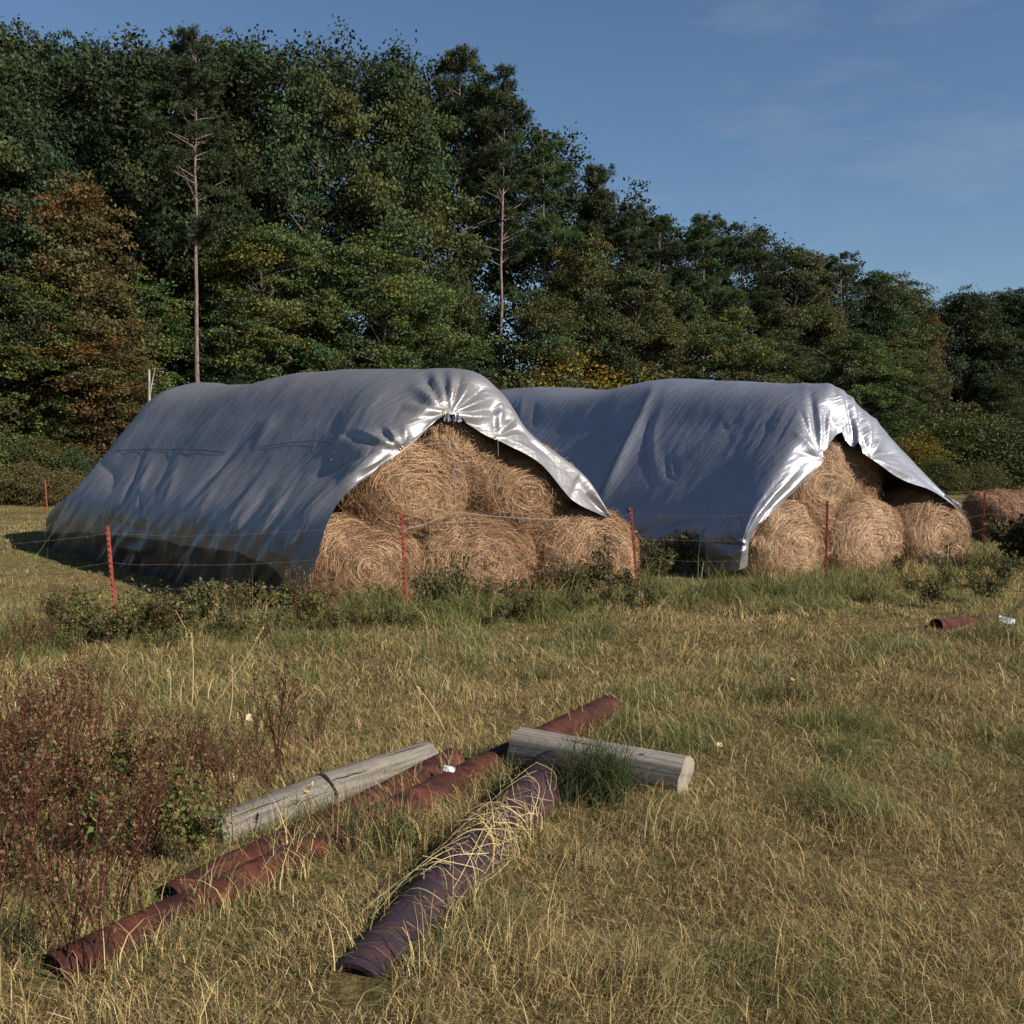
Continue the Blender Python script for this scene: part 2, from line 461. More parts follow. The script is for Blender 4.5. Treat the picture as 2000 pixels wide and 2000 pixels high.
# the back end: the ridge stops short, the skirt trails behind it
hipA = np.array([station(SL, L)[i] for i, L in enumerate((9.6, 9.05, 8.1, 8.2, 8.2, 8.2, 8.3, 8.3, 8.3, 8.3, 8.3))]); rowsL.append(hipA)
hipB = hipA + SL.ax * .35; hipB[:, 2] -= np.array([0, .02, .1, .25, .4, .5, .55, .5, .4, .3, .1]); rowsL.append(hipB)
hipC = hipA + SL.ax * np.array([.3, .5, 1.2, 1.2, 1.2, 1.2, 1.2, 1.2, 1.1, 1., 1.])[:, None]; hipC[:, 2] = hipA[:, 2] * .3 + .1; rowsL.append(hipC)
tie = (880, 808); gl = (779, 876); gr = (971, 856)
foldsL = [([(500, 835), (456, 880), (415, 928), (344, 1006), (316, 1040)], -.055, 7), ([(488, 860), (430, 932), (360, 1008)], .035, 9),
          ([(535, 810), (510, 850), (497, 882)], .03, 6), ([(440, 790), (400, 830), (370, 860)], .025, 6),
          ([(330, 824), (294, 870), (262, 960)], .03, 7), ([(285, 880), (255, 950), (229, 1015)], -.05, 6),
          ([(300, 890), (272, 960), (252, 1018)], .05, 6), ([(335, 890), (310, 950), (290, 1000)], -.05, 7),
          ([(270, 960), (277, 1000), (284, 1030)], -.06, 5), ([(350, 905), (330, 960), (300, 1020)], .05, 7),
          ([(484, 935), (440, 990), (410, 1035)], -.05, 7), ([(521, 955), (490, 1000), (470, 1035)], -.05, 7),
          ([(500, 945), (462, 1000), (440, 1035)], .05, 6), ([(533, 1012), (515, 1045), (495, 1070)], -.05, 5),
          ([(545, 985), (520, 1030), (480, 1090)], .05, 7), ([(420, 960), (385, 1010), (370, 1050)], .05, 6),
          ([(560, 1090), (530, 1075), (500, 1110)], .04, 7), ([(440, 1040), (425, 1080), (420, 1130)], .05, 6),
          ([(400, 1040), (390, 1080), (392, 1140)], -.06, 6), ([(340, 1040), (330, 1075), (345, 1120)], .06, 7),
          ([(215, 1040), (240, 1070), (290, 1075), (330, 1045)], .07, 9), ([(210, 1010), (250, 1030), (310, 1040)], -.05, 6),
          ([(190, 900), (220, 925), (215, 960)], -.08, 12), ([(640, 730), (560, 790), (500, 850)], .02, 10),
          ([(760, 760), (690, 810), (640, 870)], .02, 14), ([(600, 740), (560, 775), (510, 815)], -.02, 8),
          # pleats into the left grommet
          ([gl, (730, 866), (680, 850), (650, 842)], -.03, 7), ([gl, (725, 880), (670, 900), (610, 935)], -.04, 7),
          ([gl, (760, 855), (740, 836)], -.05, 6), ([gl, (768, 852), (757, 838)], .05, 5), ([gl, (745, 862), (705, 842)], .05, 8),
          ([(770, 884), (700, 920), (630, 970), (580, 1020)], .05, 12), ([(760, 892), (700, 938), (650, 985)], -.03, 6),
          ([(560, 1075), (600, 1020), (660, 950)], .03, 10), ([gl, (790, 850), (790, 832)], .05, 7),
          # pleats into the middle tie
          ([tie, (863, 787), (846, 755), (830, 735)], -.10, 9), ([tie, (850, 760), (848, 728)], .05, 9), ([tie, (872, 765), (864, 727)], -.05, 6),
          ([tie, (882, 765), (882, 728)], .04, 6), ([tie, (893, 765), (901, 733)], -.05, 6), ([tie, (905, 770), (920, 745)], .05, 8),
          ([tie, (915, 780), (945, 757)], -.05, 6), ([tie, (925, 790), (965, 775)], .05, 8), ([tie, (925, 802), (968, 795)], -.04, 6),
          ([tie, (920, 815), (960, 815), (985, 808)], .04, 8), ([tie, (915, 825), (945, 835)], -.04, 6),
          ([tie, (845, 790), (800, 778)], -.06, 6), ([tie, (840, 778), (805, 755)], .06, 10), ([tie, (845, 803), (795, 795)], .05, 8),
          ([tie, (845, 815), (800, 815)], -.03, 6), ([tie, (850, 825), (820, 845), (800, 860)], .06, 14),
          # right grommet
          ([gr, (974, 820), (978, 785)], .05, 7), ([gr, (968, 825), (960, 800)], -.05, 6), ([gr, (990, 830), (1006, 815)], .05, 7),
          ([gr, (990, 842), (1012, 835)], -.05, 5), ([gr, (1005, 852), (1035, 855)], .04, 6), ([gr, (1010, 868), (1060, 895)], .04, 8),
          ([(1135, 930), (1125, 950), (1115, 972)], -.03, 5), ([(1180, 1005), (1160, 980), (1142, 965)], -.04, 6), ([(1050, 870), (1090, 910), (1120, 950)], .03, 14)]

rl = random.Random(8)
for k in range(80):
    x = rl.uniform(260, 800); y = rl.uniform(735, 960); ln = rl.uniform(25, 110)
    foldsL.append(([(x, y), (x - .55 * ln + rl.uniform(-8, 8), y + .75 * ln)], rl.uniform(.004, .015) * rl.choice((1, -1)), rl.uniform(2.5, 5)))
for k in range(34):
    x = rl.uniform(190, 560); y = rl.uniform(1000, 1060); ln = rl.uniform(40, 100)
    foldsL.append(([(x, y), (x - .2 * ln + rl.uniform(-10, 10), y + .9 * ln)], rl.uniform(.02, .05) * rl.choice((1, -1)), rl.uniform(4, 7)))

def wavesL(g, X, Y, N):
    q = X * .82 + Y * .55                                   # creases fall down and to the left
    low = np.clip((Y - 880) / 140, 0, 1) * np.clip((620 - X) / 120, 0, 1)
    w = (.5 + .5 * fbm(q / 34, Y / 260, 0, 11, 2))
    r = .035 * low * fbm(q / 15, Y / 150, 0, 21, 3)
    r += .010 * fbm(q / 40, (Y - X * .4) / 220, 0, 31, 2) * np.clip((820 - X) / 200, 0, 1)
    r += .06 * np.clip((Y - 1050) / 60, 0, 1) * np.clip((600 - X) / 60, 0, 1) * fbm(X / 26, Y / 130, 0, 41, 2)
    return r * np.clip(N[..., 2] * 0 + 1, 0, 1)
foldsL = [(p, a * (.6 if p[0][0] < 650 else 1), w) for p, a, w in foldsL]
gL, NL = build_tarp(rowsL, 26, foldsL, wavesL, 5)
def split_hem_shade(g, N, line, m0, m1):
    """the sheet above a line and, below it, the hem coloured dark for shade"""
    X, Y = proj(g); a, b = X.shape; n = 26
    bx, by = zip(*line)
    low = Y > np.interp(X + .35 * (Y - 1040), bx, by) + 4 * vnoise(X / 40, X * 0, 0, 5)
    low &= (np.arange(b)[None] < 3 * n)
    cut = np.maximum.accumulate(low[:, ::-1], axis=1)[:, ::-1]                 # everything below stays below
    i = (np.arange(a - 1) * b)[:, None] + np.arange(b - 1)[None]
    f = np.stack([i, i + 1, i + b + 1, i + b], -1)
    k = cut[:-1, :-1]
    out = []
    for sel, m, nm in ((~k, m0, 'tarp'), (k, m1, 'hem_shade')):
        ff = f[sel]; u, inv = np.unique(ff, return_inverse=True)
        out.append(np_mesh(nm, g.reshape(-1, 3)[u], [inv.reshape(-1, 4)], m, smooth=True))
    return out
mA, mP = split_hem_shade(gL, NL, [(60, 1040), (190, 1040), (310, 1058), (480, 1078), (560, 1110), (640, 1175)], M_TARP_A, M_HEM_SHADE)
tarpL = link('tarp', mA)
o = link('hem_shade', mP, tarpL); o['label'] = 'blackish hem of the near tarp, its shade put into the colour'
tag(tarpL, 'dull silver tarp draped over the nearer hay stack and gathered at its peak', 'tarp', 'silver tarps over the hay stacks')

# --- far tarp
edgeR = [(1461, 1106), (1466, 1048), (1508, 1001), (1555, 955), (1586, 924), (1611, 898), (1648, 845), (1697, 894), (1757, 935), (1822, 960), (1870, 992)]
eR_b = [-.05, -.12, -.12, -.12, -.14, -.14, .15, -.05, -.1, -.1, -.1]
midR = [(1450, 1112), (1458, 1040), (1490, 985), (1532, 930), (1562, 885), (1590, 848), (1640, 790), (1694, 845), (1758, 905), (1827, 958), (1872, 989)]
mR_b = [-.1, -.14, -.14, -.12, -.05, .05, .3, .12, .0, -.05, -.1]
lipR = [(1432, 1114), (1446, 1030), (1472, 970), (1506, 905), (1538, 845), (1566, 788), (1622, 752), (1690, 801), (1759, 878), (1831, 956), (1873, 987)]
lR_b = [.02, .0, .05, .15, .3, .5, .64, .5, .3, .1, -.02]
rowsR = [row_px(SR, edgeR, eR_b), row_px(SR, midR, mR_b), row_px(SR, lipR, lR_b)]
for L in (.9, 2.2, 3.6, 5.2, 6.8, 8.4, 9.6): rowsR.append(station(SR, L))
for r in rowsR[3:5]: r[8:, :] -= FDIR * .35
hA = station(SR, 10.2); hA[:, 2] *= .9; rowsR.append(hA)
hB = hA + SR.ax * .5; hB[:, 2] *= .6; rowsR.append(hB)
hC = hA + SR.ax * .8; hC[:, 2] = .3; rowsR.append(hC)
tl = (1611, 899); tr = (1699, 894); cg = (1461, 1066)
foldsR = [([(1276, 765), (1240, 850), (1205, 920), (1172, 985)], .11, 10), ([(1255, 790), (1228, 850)], -.04, 8), ([(1300, 785), (1277, 850), (1276, 890), (1282, 925)], .06, 9),
          ([(1266, 830), (1264, 880), (1272, 945)], -.05, 7), ([(1420, 828), (1385, 865), (1345, 895)], .05, 11), ([(1415, 825), (1418, 845)], -.03, 4),
          ([(1235, 825), (1190, 875), (1150, 925)], .05, 11), ([(1022, 780), (1015, 820)], .05, 5), ([(1045, 785), (1040, 835)], -.05, 6), ([(1012, 782), (1000, 810)], .04, 4),
          ([(1300, 890), (1304, 930), (1320, 938)], -.05, 5), ([(1315, 895), (1322, 930)], -.05, 5), ([(1348, 1008), (1300, 1022), (1249, 1043)], -.06, 9),
          ([(1378, 1030), (1350, 1050), (1320, 1066)], -.06, 9), ([(1360, 1020), (1310, 1040), (1260, 1062)], .05, 9), ([(1270, 1000), (1330, 985), (1400, 985)], .02, 14),
          ([cg, (1440, 1050), (1425, 1040)], .05, 6), ([cg, (1430, 1066), (1400, 1062)], -.05, 6), ([cg, (1435, 1085), (1405, 1085)], .05, 7), ([cg, (1445, 1040), (1440, 1010)], -.04, 6),
          ([(1465, 1060), (1475, 1010), (1510, 965), (1560, 915)], .05, 7), ([(1470, 1050), (1495, 1005), (1540, 955)], -.05, 6), ([(1478, 1040), (1510, 990), (1560, 940), (1600, 905)], .03, 5),
          ([tl, (1585, 850), (1565, 805)], -.05, 6), ([tl, (1595, 840), (1583, 770)], -.08, 8), ([tl, (1602, 840), (1596, 790)], .06, 6), ([tl, (1575, 865), (1552, 845)], .05, 9),
          ([tl, (1575, 885), (1550, 880)], -.03, 6), ([tl, (1610, 860), (1612, 800)], -.05, 5), ([tl, (1614, 850), (1622, 790)], .06, 6), ([(1620, 795), (1632, 830), (1640, 840)], -.09, 8),
          ([(1640, 770), (1650, 810), (1658, 850)], .04, 6), ([(1652, 770), (1662, 815), (1668, 860)], -.05, 5), ([(1662, 770), (1675, 815), (1682, 875)], .05, 6),
          ([tr, (1686, 850), (1675, 790)], -.05, 6), ([tr, (1700, 850), (1692, 808)], .05, 7), ([tr, (1715, 868), (1725, 845)], .04, 8), ([tr, (1720, 885), (1750, 885)], -.04, 7), ([tr, (1730, 910), (1775, 930)], .05, 10),
          ([tr, (1705, 860), (1708, 832)], -.04, 5)]
rr = random.Random(3)
for k in range(46):
    x = 1150 + k * 9.2 + rr.uniform(-3, 3); y = 785 + rr.uniform(-4, 25) + (40 if rr.random() < .4 else 0); ln = rr.uniform(25, 95)
    foldsR.append(([(x, y), (x - .48 * ln, y + .8 * ln)], rr.uniform(.005, .017) * rr.choice((1, 1, -1)), rr.uniform(2.5, 5)))
for k in range(18):
    x = 1200 + rr.uniform(0, 300); y = 880 + rr.uniform(0, 90); ln = rr.uniform(30, 80)
    foldsR.append(([(x, y), (x - .45 * ln, y + .8 * ln)], rr.uniform(.005, .012) * rr.choice((1, -1)), rr.uniform(3, 6)))

def wavesR(g, X, Y, N):
    q = X * .86 + Y * .5
    r = .008 * fbm(q / 40, Y / 260, 0, 12, 2) * np.clip((1590 - X) / 60, 0, 1)
    r += .045 * np.clip((Y - 1010) / 60, 0, 1) * np.clip((1470 - X) / 40, 0, 1) * fbm(X / 30, Y / 60, 0, 43, 2)
    r += .02 * fbm(X / 18, Y / 90, 0, 52, 2) * np.clip((X - 1560) / 40, 0, 1) * np.clip((900 - Y) / 60, 0, 1)
    return r
foldsR = [(p, a * (1.1 if i == 0 else .55 if p[0][0] < 1440 else 1), w) for i, (p, a, w) in enumerate(foldsR)]
gR, NR = build_tarp(rowsR, 26, foldsR, wavesR, 9, (5, 7, [(0, (1611, 898)), (.12, (1609, 882)), (.25, (1621, 864)), (.38, (1632, 851)), (.5, (1645, 842)), (.55, (1650, 858)), (.64, (1662, 872)), (.73, (1669, 872)), (.8, (1676, 864)), (.88, (1684, 884)), (1, (1697, 894))]))
tarpR = link('tarp', grid_mesh('tarp', gR, M_TARP_B))
tag(tarpR, 'shinier silver tarp on the farther hay stack, its front flap torn open at the peak', 'tarp', 'silver tarps over the hay stacks')

def grommet(parent, p, nrm, r=.020):
    th = np.linspace(0, 2 * np.pi, 15); a = unit(np.cross(nrm, [0, 0, 1.])); b = np.cross(a, nrm)
    ring = p + nrm * .015 + r * (np.cos(th)[:, None] * a + np.sin(th)[:, None] * b)
    v, f = tube(ring, .007, 6)
    return link('grommet', np_mesh('grommet', v, [f], M_BRASS, smooth=True), parent)
CAMV = np.array([0, 0, CAM_Z])
for par, g, N, pts in ((tarpL, gL, NL, [(868, 806), (893, 804), (782, 875), (970, 857)]), (tarpR, gR, NR, [(1611, 897), (1656, 858), (1697, 890)])):
    for q in surf_at(g, N, pts, .0): grommet(par, q, unit(CAMV - q))

rk = np.random.default_rng(31)
for q in surf_at(gL, NL, [(873, 812), (893, 809)], .0):                     # the bunched up edge below the tie
    a, b = np.meshgrid(np.linspace(-1, 1, 15), np.linspace(0, 1, 9)); ang = a * 2.6
    w = .035 * (.35 + b * .9) * (1 + .45 * np.sin(ang * 5))
    v = np.stack([np.sin(ang) * w, -np.cos(ang) * w * .8 - .01, -.085 * b + .015 * np.sin(ang * 4 + b * 3)], -1).reshape(-1, 3) + rk.normal(0, .003, (135, 3)) + q + [0, -.02, 0]
    i = (np.arange(8) * 15)[:, None] + np.arange(14)[None]
    link('gathered_edge', np_mesh('gathered_edge', v, [np.stack([i, i + 1, i + 16, i + 15], -1).reshape(-1, 4)], M_TARP_B), tarpL)
pth = crom(np.array([P(px, py, front_Y(SR, px, bk)) for px, py, bk in ((1845, 967, -.14), (1866, 985, -.16), (1883, 1006, -.12), (1893, 1026, -.05), (1897, 1040, .0))]), 8)
sd0 = np.array([[.5, -.3, .8]]) / np.linalg.norm([.5, -.3, .8]); v = np.stack([pth - sd0 * .018, pth + sd0 * .018], 1).reshape(-1, 3); i = np.arange(len(pth) - 1)[:, None] * 2
link('edge_strip', np_mesh('edge_strip', v, [np.concatenate([i, i + 1, i + 3, i + 2], 1)], M_TARP_B, smooth=True), tarpR)

def seam(parent, g, N, pts, w=.013):
    p = surf_at(g, N, crom(np.array(pts, float), 14), .006)
    for _ in range(2): p[1:-1] = (p[:-2] + 2 * p[1:-1] + p[2:]) / 4
    up = np.tile([0, 0, 1.], (len(p), 1)); tg = unit(np.gradient(p, axis=0)); vn = unit(CAMV - p)
    sd = unit(np.cross(tg, vn))
    p = p + vn * .012
    v = np.stack([p - sd * w / 2, p + sd * w / 2], 1).reshape(-1, 3)
    i = np.arange(len(p) - 1)[:, None] * 2
    return link('seam', np_mesh('seam', v, [np.concatenate([i, i + 1, i + 3, i + 2], 1)], M_SEAM), parent)
seam(tarpL, gL, NL, [(225, 880), (315, 878), (390, 880), (442, 885)])
seam(tarpL, gL, NL, [(507, 874), (560, 866), (616, 862), (650, 868)], .009)

# ------------------------------------------------------------------ hay bales
def bale_mesh(rx, rz, length, seed, tone, nstr=9000, bulge=.10, ymax=.75):
    """round bale, axis along local -Y is the visible end, spiral of strands on the end and round the side"""
    rng = np.random.default_rng(seed)
    prof = np.array([(0, -bulge), (.25, -bulge * .95), (.5, -bulge * .75), (.72, -bulge * .3), (.86, .04), (.95, .13), (1.0, .28), (1.02, .6), (1.0, length - .25), (.9, length - .05), (.5, length), (0, length)])
    P1 = crom(np.c_[prof, np.zeros(len(prof))], 5)[:, :2]; P1[:, 0] = np.maximum(P1[:, 0], 0)
    nt_ = 72; th = np.arange(nt_) / nt_ * 2 * np.pi
    def surf(r, y, t):
        n = 1 + (.09 * vnoise(np.cos(t) * 1.6 + seed, np.sin(t) * 1.6, y * 2, seed) + .03 * vnoise(np.cos(t) * 6 + seed, np.sin(t) * 6, y * 5, seed + 1)) * np.clip(1.1 - y * 1.6, .25, 1)
        x = rx * r * n * np.cos(t); z = rz * r * n * np.sin(t)
        z = np.where(z < -rz * .8, -rz * .8 + (z + rz * .8) * .35, z)
        yy = y + (.09 * vnoise(x * 2.2, z * 2.2, seed, seed + 2) + .035 * vnoise(x * 7, z * 7, seed, seed + 3)) * (r < 1.01)
        return np.stack([x, yy, z], -1)
    base = surf(P1[:, 0][:, None] * .985, P1[:, 1][:, None] + .012, th[None, :])
    a = len(P1)
    i = (np.arange(a - 1) * nt_)[:, None]; j = np.arange(nt_)[None]; j2 = (j + 1) % nt_
    f0 = np.stack([i + j, i + j2, i + nt_ + j2, i + nt_ + j], -1).reshape(-1, 4)
    v0 = base.reshape(-1, 3)
    dark = np.array([.20, .125, .072]) * tone
    c0 = dark * (1 + .3 * vnoise(v0[:, 0] * 9, v0[:, 1] * 9, v0[:, 2] * 9, seed))[:, None]
    # strands: most follow the spiral, the rest lie anyhow, hang or stick out
    arc = np.r_[0, np.cumsum(np.hypot(*np.diff(P1 * [rx, 1], axis=0).T))]
    keep = P1[:, 1] < ymax
    amax = arc[keep].max()
    s = amax * rng.random(nstr) ** .72
    t0 = rng.random(nstr) * 2 * np.pi
    K = 7
    ln = np.where(rng.random(nstr) < .3, rng.uniform(.06, .2, nstr), rng.uniform(.15, .6, nstr))
    k = np.linspace(0, 1, K)[None]
    kind = rng.random(nstr)
    drift = np.where(kind < .5, rng.normal(0, .05, nstr), rng.normal(0, .22, nstr))[:, None]
    wig = .010 * np.sin(k * rng.uniform(2, 6, nstr)[:, None] + rng.uniform(0, 6, nstr)[:, None])
    sk = np.clip(s[:, None] + drift * k + wig, .01, amax)
    rr_ = np.interp(sk, arc, P1[:, 0]); yy = np.interp(sk, arc, P1[:, 1])
    rad = np.maximum(rr_ * (rx + rz) / 2, .14)
    dirn = np.where(kind < .68, 1, rng.uniform(-1, 1, nstr))[:, None]
    tk = t0[:, None] + dirn * k * (ln[:, None] / rad)
    pts = surf(rr_, yy, tk)
    eps = surf(rr_ * 1.03 + .003, yy - .03 * (1 - np.clip(rr_, 0, 1) ** 6), tk)
    nr = unit(eps - pts)
    lift = (rng.random(nstr) ** 2 * .05)[:, None] * (.3 + np.sin(np.pi * k) + np.where(rng.random(nstr) < .15, 1.7, 0)[:, None] * k)
    pts = pts + nr * (lift[..., None] + .004)
    pts[..., 2] -= (rng.random(nstr) ** 3 * .16)[:, None] * k ** 2
    tg = unit(pts[:, -1] - pts[:, 0]); sd = unit(np.cross(tg, nr[:, 2]) + rng.normal(0, .35, (nstr, 3)))
    w = rng.uniform(.0024, .0062, nstr)[:, None] * np.array([.5, 1, 1, 1, 1, .9, .3])[None]
    big = fbm(pts[:, 0, 0] * 2.2, pts[:, 0, 1] * 2.2, pts[:, 0, 2] * 2.2, seed + 5, 3)
    ringv = vnoise(s * 9, np.cos(t0) * .7, np.sin(t0) * .7, seed + 9)
    mix = np.clip(rng.beta(1.2, 1.8, nstr) + .38 * big + .22 * ringv, 0, 1)[:, None]
    mix = np.clip(mix + .45 * np.exp(-(rr_[:, :1] / .36) ** 2) * (rng.random((nstr, 1)) < .6), 0, 1)
    c = (np.array([.165, .095, .052]) * (1 - mix) + np.array([.60, .455, .30]) * mix) * tone
    v1, f1, c1 = ribbons(pts, w, sd, c)
    # broken stubble sticking out and fringes hanging over the edge
    ns = nstr // 7; j = rng.integers(0, nstr, ns); kk2 = np.linspace(0, 1, 4)[None, :, None]
    d2 = unit(nr[j, 3] * .6 + rng.normal(0, .55, (ns, 3)) + np.array([0, 0, -.55])); l2 = rng.uniform(.03, .15, ns)[:, None, None]
    p2 = pts[j, 3][:, None] + d2[:, None] * l2 * kk2; p2[..., 2] -= (kk2[..., 0] ** 2) * rng.uniform(0, .05, ns)[:, None]
    v2, f2, c2 = ribbons(p2, np.tile(rng.uniform(.002, .005, ns)[:, None], (1, 4)), unit(rng.normal(size=(ns, 3))), c[j] * rng.uniform(.6, 1.15, (ns, 1)))
    v1, f1, c1 = join([(v1, f1, c1), (v2, f2, c2)]); f1 = f1[0]
    v, f, c = join([(v0, f0, c0), (v1, f1, c1)])
    return np_mesh('hay_bale', v, f, M_HAY, c, smooth=False)

def bale(S, t, z, rx, rz, back, seed, label, tone, group, lng=1.45, tilt=0, n=9000):
    p = S.A + FDIR * t + S.ax * back
    o = link('hay_bale', bale_mesh(rx, rz, lng, seed, np.array(tone), int(n * 1.5)))
    o.location = (p[0], p[1], z); o.rotation_euler = (0, tilt, math.radians(30))
    tag(o, label, 'hay bale', group)
    return o
TA = (1.0, .87, .80); TB = (1.14, 1.04, 1.0)
GA = 'round bales at the open end of the nearer stack'; GB = 'round bales at the open end of the farther stack'
bale(SL, .74, .46, .86, .68, .10, 1, 'bottom left bale of the nearer stack, largest and nearest, beside the tarp corner', TA, GA, n=17000)
bale(SL, 2.36, .46, .88, .66, .14, 2, 'bottom middle bale of the nearer stack, between its two bottom neighbours', TA, GA, n=15000)
bale(SL, 4.02, .47, .88, .68, .12, 3, 'bottom right bale of the nearer stack, behind leafy vines', TA, GA, n=15000)
bale(SL, 1.36, 1.43, .82, .59, .14, 4, 'bale with bright spiral end under the left tarp edge of the nearer stack', TA, GA, n=15000)
bale(SL, 2.98, 1.36, .90, .62, .22, 5, 'second row bale of the nearer stack under the right tarp edge', TA, GA, n=15000)
bale(SL, 2.10, 2.03, .82, .60, .22, 6, 'topmost bale of the nearer stack, showing under the gathered tarp', TA, GA, n=13000)
bale(SR, .82, .5, .88, .69, .08, 7, 'bottom left bale of the farther stack, beside the tarp fold', TB, GB, n=12000)
bale(SR, 2.42, .5, .90, .69, .06, 8, 'bottom middle bale of the farther stack, just right of the red post', TB, GB, n=12000)
bale(SR, 4.04, .55, .92, .72, .08, 9, 'bottom right bale of the farther stack with a dark hollow in its end', TB, GB, n=12000)
bale(SR, 1.40, 1.42, .80, .60, .14, 10, 'second row bale of the farther stack with long arching strands', TB, GB, n=12000)
bale(SR, 2.25, 1.50, .84, .64, .30, 11, 'set back second row bale of the farther stack beside the dark gap', TB, GB, n=11000)
bale(SR, 3.6, 1.30, .7, .50, 1.7, 12, 'shaded second row bale deep in the dark gap of the farther stack', TB, GB, n=4000)
bale(SR, 2.1, 2.25, .8, .55, 1.05, 13, 'shaded top bale of the farther stack under the torn flap', TB, GB, n=4000)
lb = link('hay_bale', bale_mesh(.72, .56, 2.3, 14, np.array((.88, .70, .68)), 32000, .10, 2.2))
q = G(1893, 1062); lb.location = (q[0] + .42, q[1] + .75, q[2] + .40); lb.rotation_euler = (0, 0, math.radians(-76))
tag(lb, 'single round hay bale lying alone in the field at the right edge', 'hay bale')

# ------------------------------------------------------------------ twine over the near stack
def front_pt(px, py, back): return P(px, py, front_Y(SL, px, back))
tw = [[front_pt(885, 812, -.16), front_pt(886, 870, -.1), front_pt(888, 940, -.08), front_pt(890, 1004, -.1), front_pt(893, 1025, -.02)],
      [front_pt(786, 1036, -.12), front_pt(840, 1020, -.1), front_pt(890, 1001, -.1), front_pt(960, 1008, -.1), front_pt(1055, 1014, -.1), front_pt(1110, 1014, -.05)],
      [front_pt(812, 872, -.06), front_pt(850, 866, -.03), front_pt(888, 866, -.08)]]
v, f = tubes([(crom(np.array(q), 6), .004) for q in tw], 5)
tag(link('twine', np_mesh('twine', v, f, M_ROPE)), 'thin pale twine tied from the gathered tarp down across the near bales', 'twine')
v, f = tubes([(np.array([front_pt(972, 858, -.2), front_pt(973, 890, -.05)]), .006)], 5)
tag(link('twine', np_mesh('twine', v, f, M_ROPE)), 'short twine end hanging from the grommet right of the tarp peak', 'twine')

# ------------------------------------------------------------------ fence
fence = thing('wire_fence', 'rusty wire fence on red studded steel posts in front of the stacks', 'fence')
POSTS = [((-420, 1300), (-440, 1050), 1), ((229, 1250), (210, 1027), 2), ((796, 1216), (784, 1003), 3), ((1247, 1172), (1232, 991), 4), ((1612, 1162), (1616, 978), 5), ((1921, 1094), (1923, 962), 6), ((2300, 1060), (2302, 945), 7)]
def post_mesh(base, top, seed):
    base = np.array(base); top = np.array(top); ax = unit(top - base); H = np.linalg.norm(top - base)
    sx = unit(np.cross(ax, unit(base * [1, 1, 0]))) ; fw = np.cross(ax, sx)      # fw points away from or to the viewer
    if fw[1] > 0: fw = -fw
    sec = [(-.0165, .004), (-.0165, -.004), (-.004, -.006), (-.003, -.036), (.003, -.036), (.004, -.006), (.0165, -.004), (.0165, .004)]
    vs, fs = [], []
    def prism(sec, z0, z1):
        o = sum(len(q) for q in vs); n = len(sec)
        for z in (z0, z1): vs.append(np.array([base + ax * z + sx * a + fw * b for a, b in sec]))
        for i in range(n): fs.append((o + i, o + (i + 1) % n, o + n + (i + 1) % n, o + n + i))
        return o, n
    o, n = prism(sec, -.25, H)
    caps = [tuple(o + n + i for i in range(n))]
    z = .05
    while z < H - .03:
        o2, n2 = prism([(-.007, .004), (.007, .004), (.006, .015), (-.006, .015)], z, z + .018)
        fs.append((o2 + 4, o2 + 5, o2 + 6, o2 + 7)); fs.append((o2 + 3, o2 + 2, o2 + 1, o2))
        z += .053
    me = D.meshes.new('fence_post'); me.from_pydata(np.concatenate(vs).tolist(), [], fs + caps); me.materials.append(M_POST); me.update()
    return me
pinfo = []
for (b, t, s) in POSTS:
    pb = G(*b); pt = P(t[0], t[1], pb[1])
    pinfo.append((pb, pt))
    if s in (1, 7): 
        link('fence_post', post_mesh(pb, pt, s), fence); continue
    po = link('fence_post', post_mesh(pb, pt, s), fence)
    if s == 4:
        c = pt + np.array([-.03, -.01, -.03])
        v, f = tubes([(np.array([c + [0, 0, -.035], c + [0, 0, -.01], c + [0, 0, .02], c + [0, 0, .035]]), np.array([.012, .026, .022, .01])), (np.array([c, c + [.04, 0, 0]]), .008)], 8)
        link('insulator', np_mesh('insulator', v, f, M_PLASTIC), po)
rw = np.random.default_rng(5)
for hfrac, s in ((.93, 1), (.68, 2), (.47, 3), (.24, 4)):
    path, lst = [], []
    for i in range(len(pinfo) - 1):
        a = pinfo[i][0] * (1 - hfrac) + pinfo[i][1] * hfrac; b = pinfo[i + 1][0] * (1 - hfrac) + pinfo[i + 1][1] * hfrac
        a = a + [0, -.02, 0]; b = b + [0, -.02, 0]
        for k in np.linspace(0, 1, 13)[:-1]:
            q = a * (1 - k) + b * k; q[2] -= .05 * 4 * k * (1 - k) * (1 + .3 * s % 1) ; q = q + rw.normal(0, .004, 3); path.append(q)
    path.append(b); path = np.array(path)
    lst.append((path, .0015))
    for i in range(0, len(path) - 1):
        for k in (.2, .6):
            q = path[i] * (1 - k) + path[i + 1] * k; d = unit(rw.normal(size=3)) * .022
            lst.append((np.array([q - d, q + d]), .0013))
    v, f = tubes(lst, 4)
    link('barbed_wire', np_mesh('barbed_wire', v, f, M_WIRE), fence)
for (b, t, lab) in (((93, 990), (88, 938), 'thin red steel post standing far off before the woods at the left'), ((1971, 962), (1973, 930), 'distant thin steel post just above the lone hay bale')):
    d = 27 if b[0] < 1000 else 34
    pb = P(b[0], b[1], d); pt = P(t[0], t[1], d); pb[2] = float(gz(pb[0], pb[1]))
    me = post_mesh(pb, pt, 9)
    tag(link('fence_post', me), lab, 'fence post')

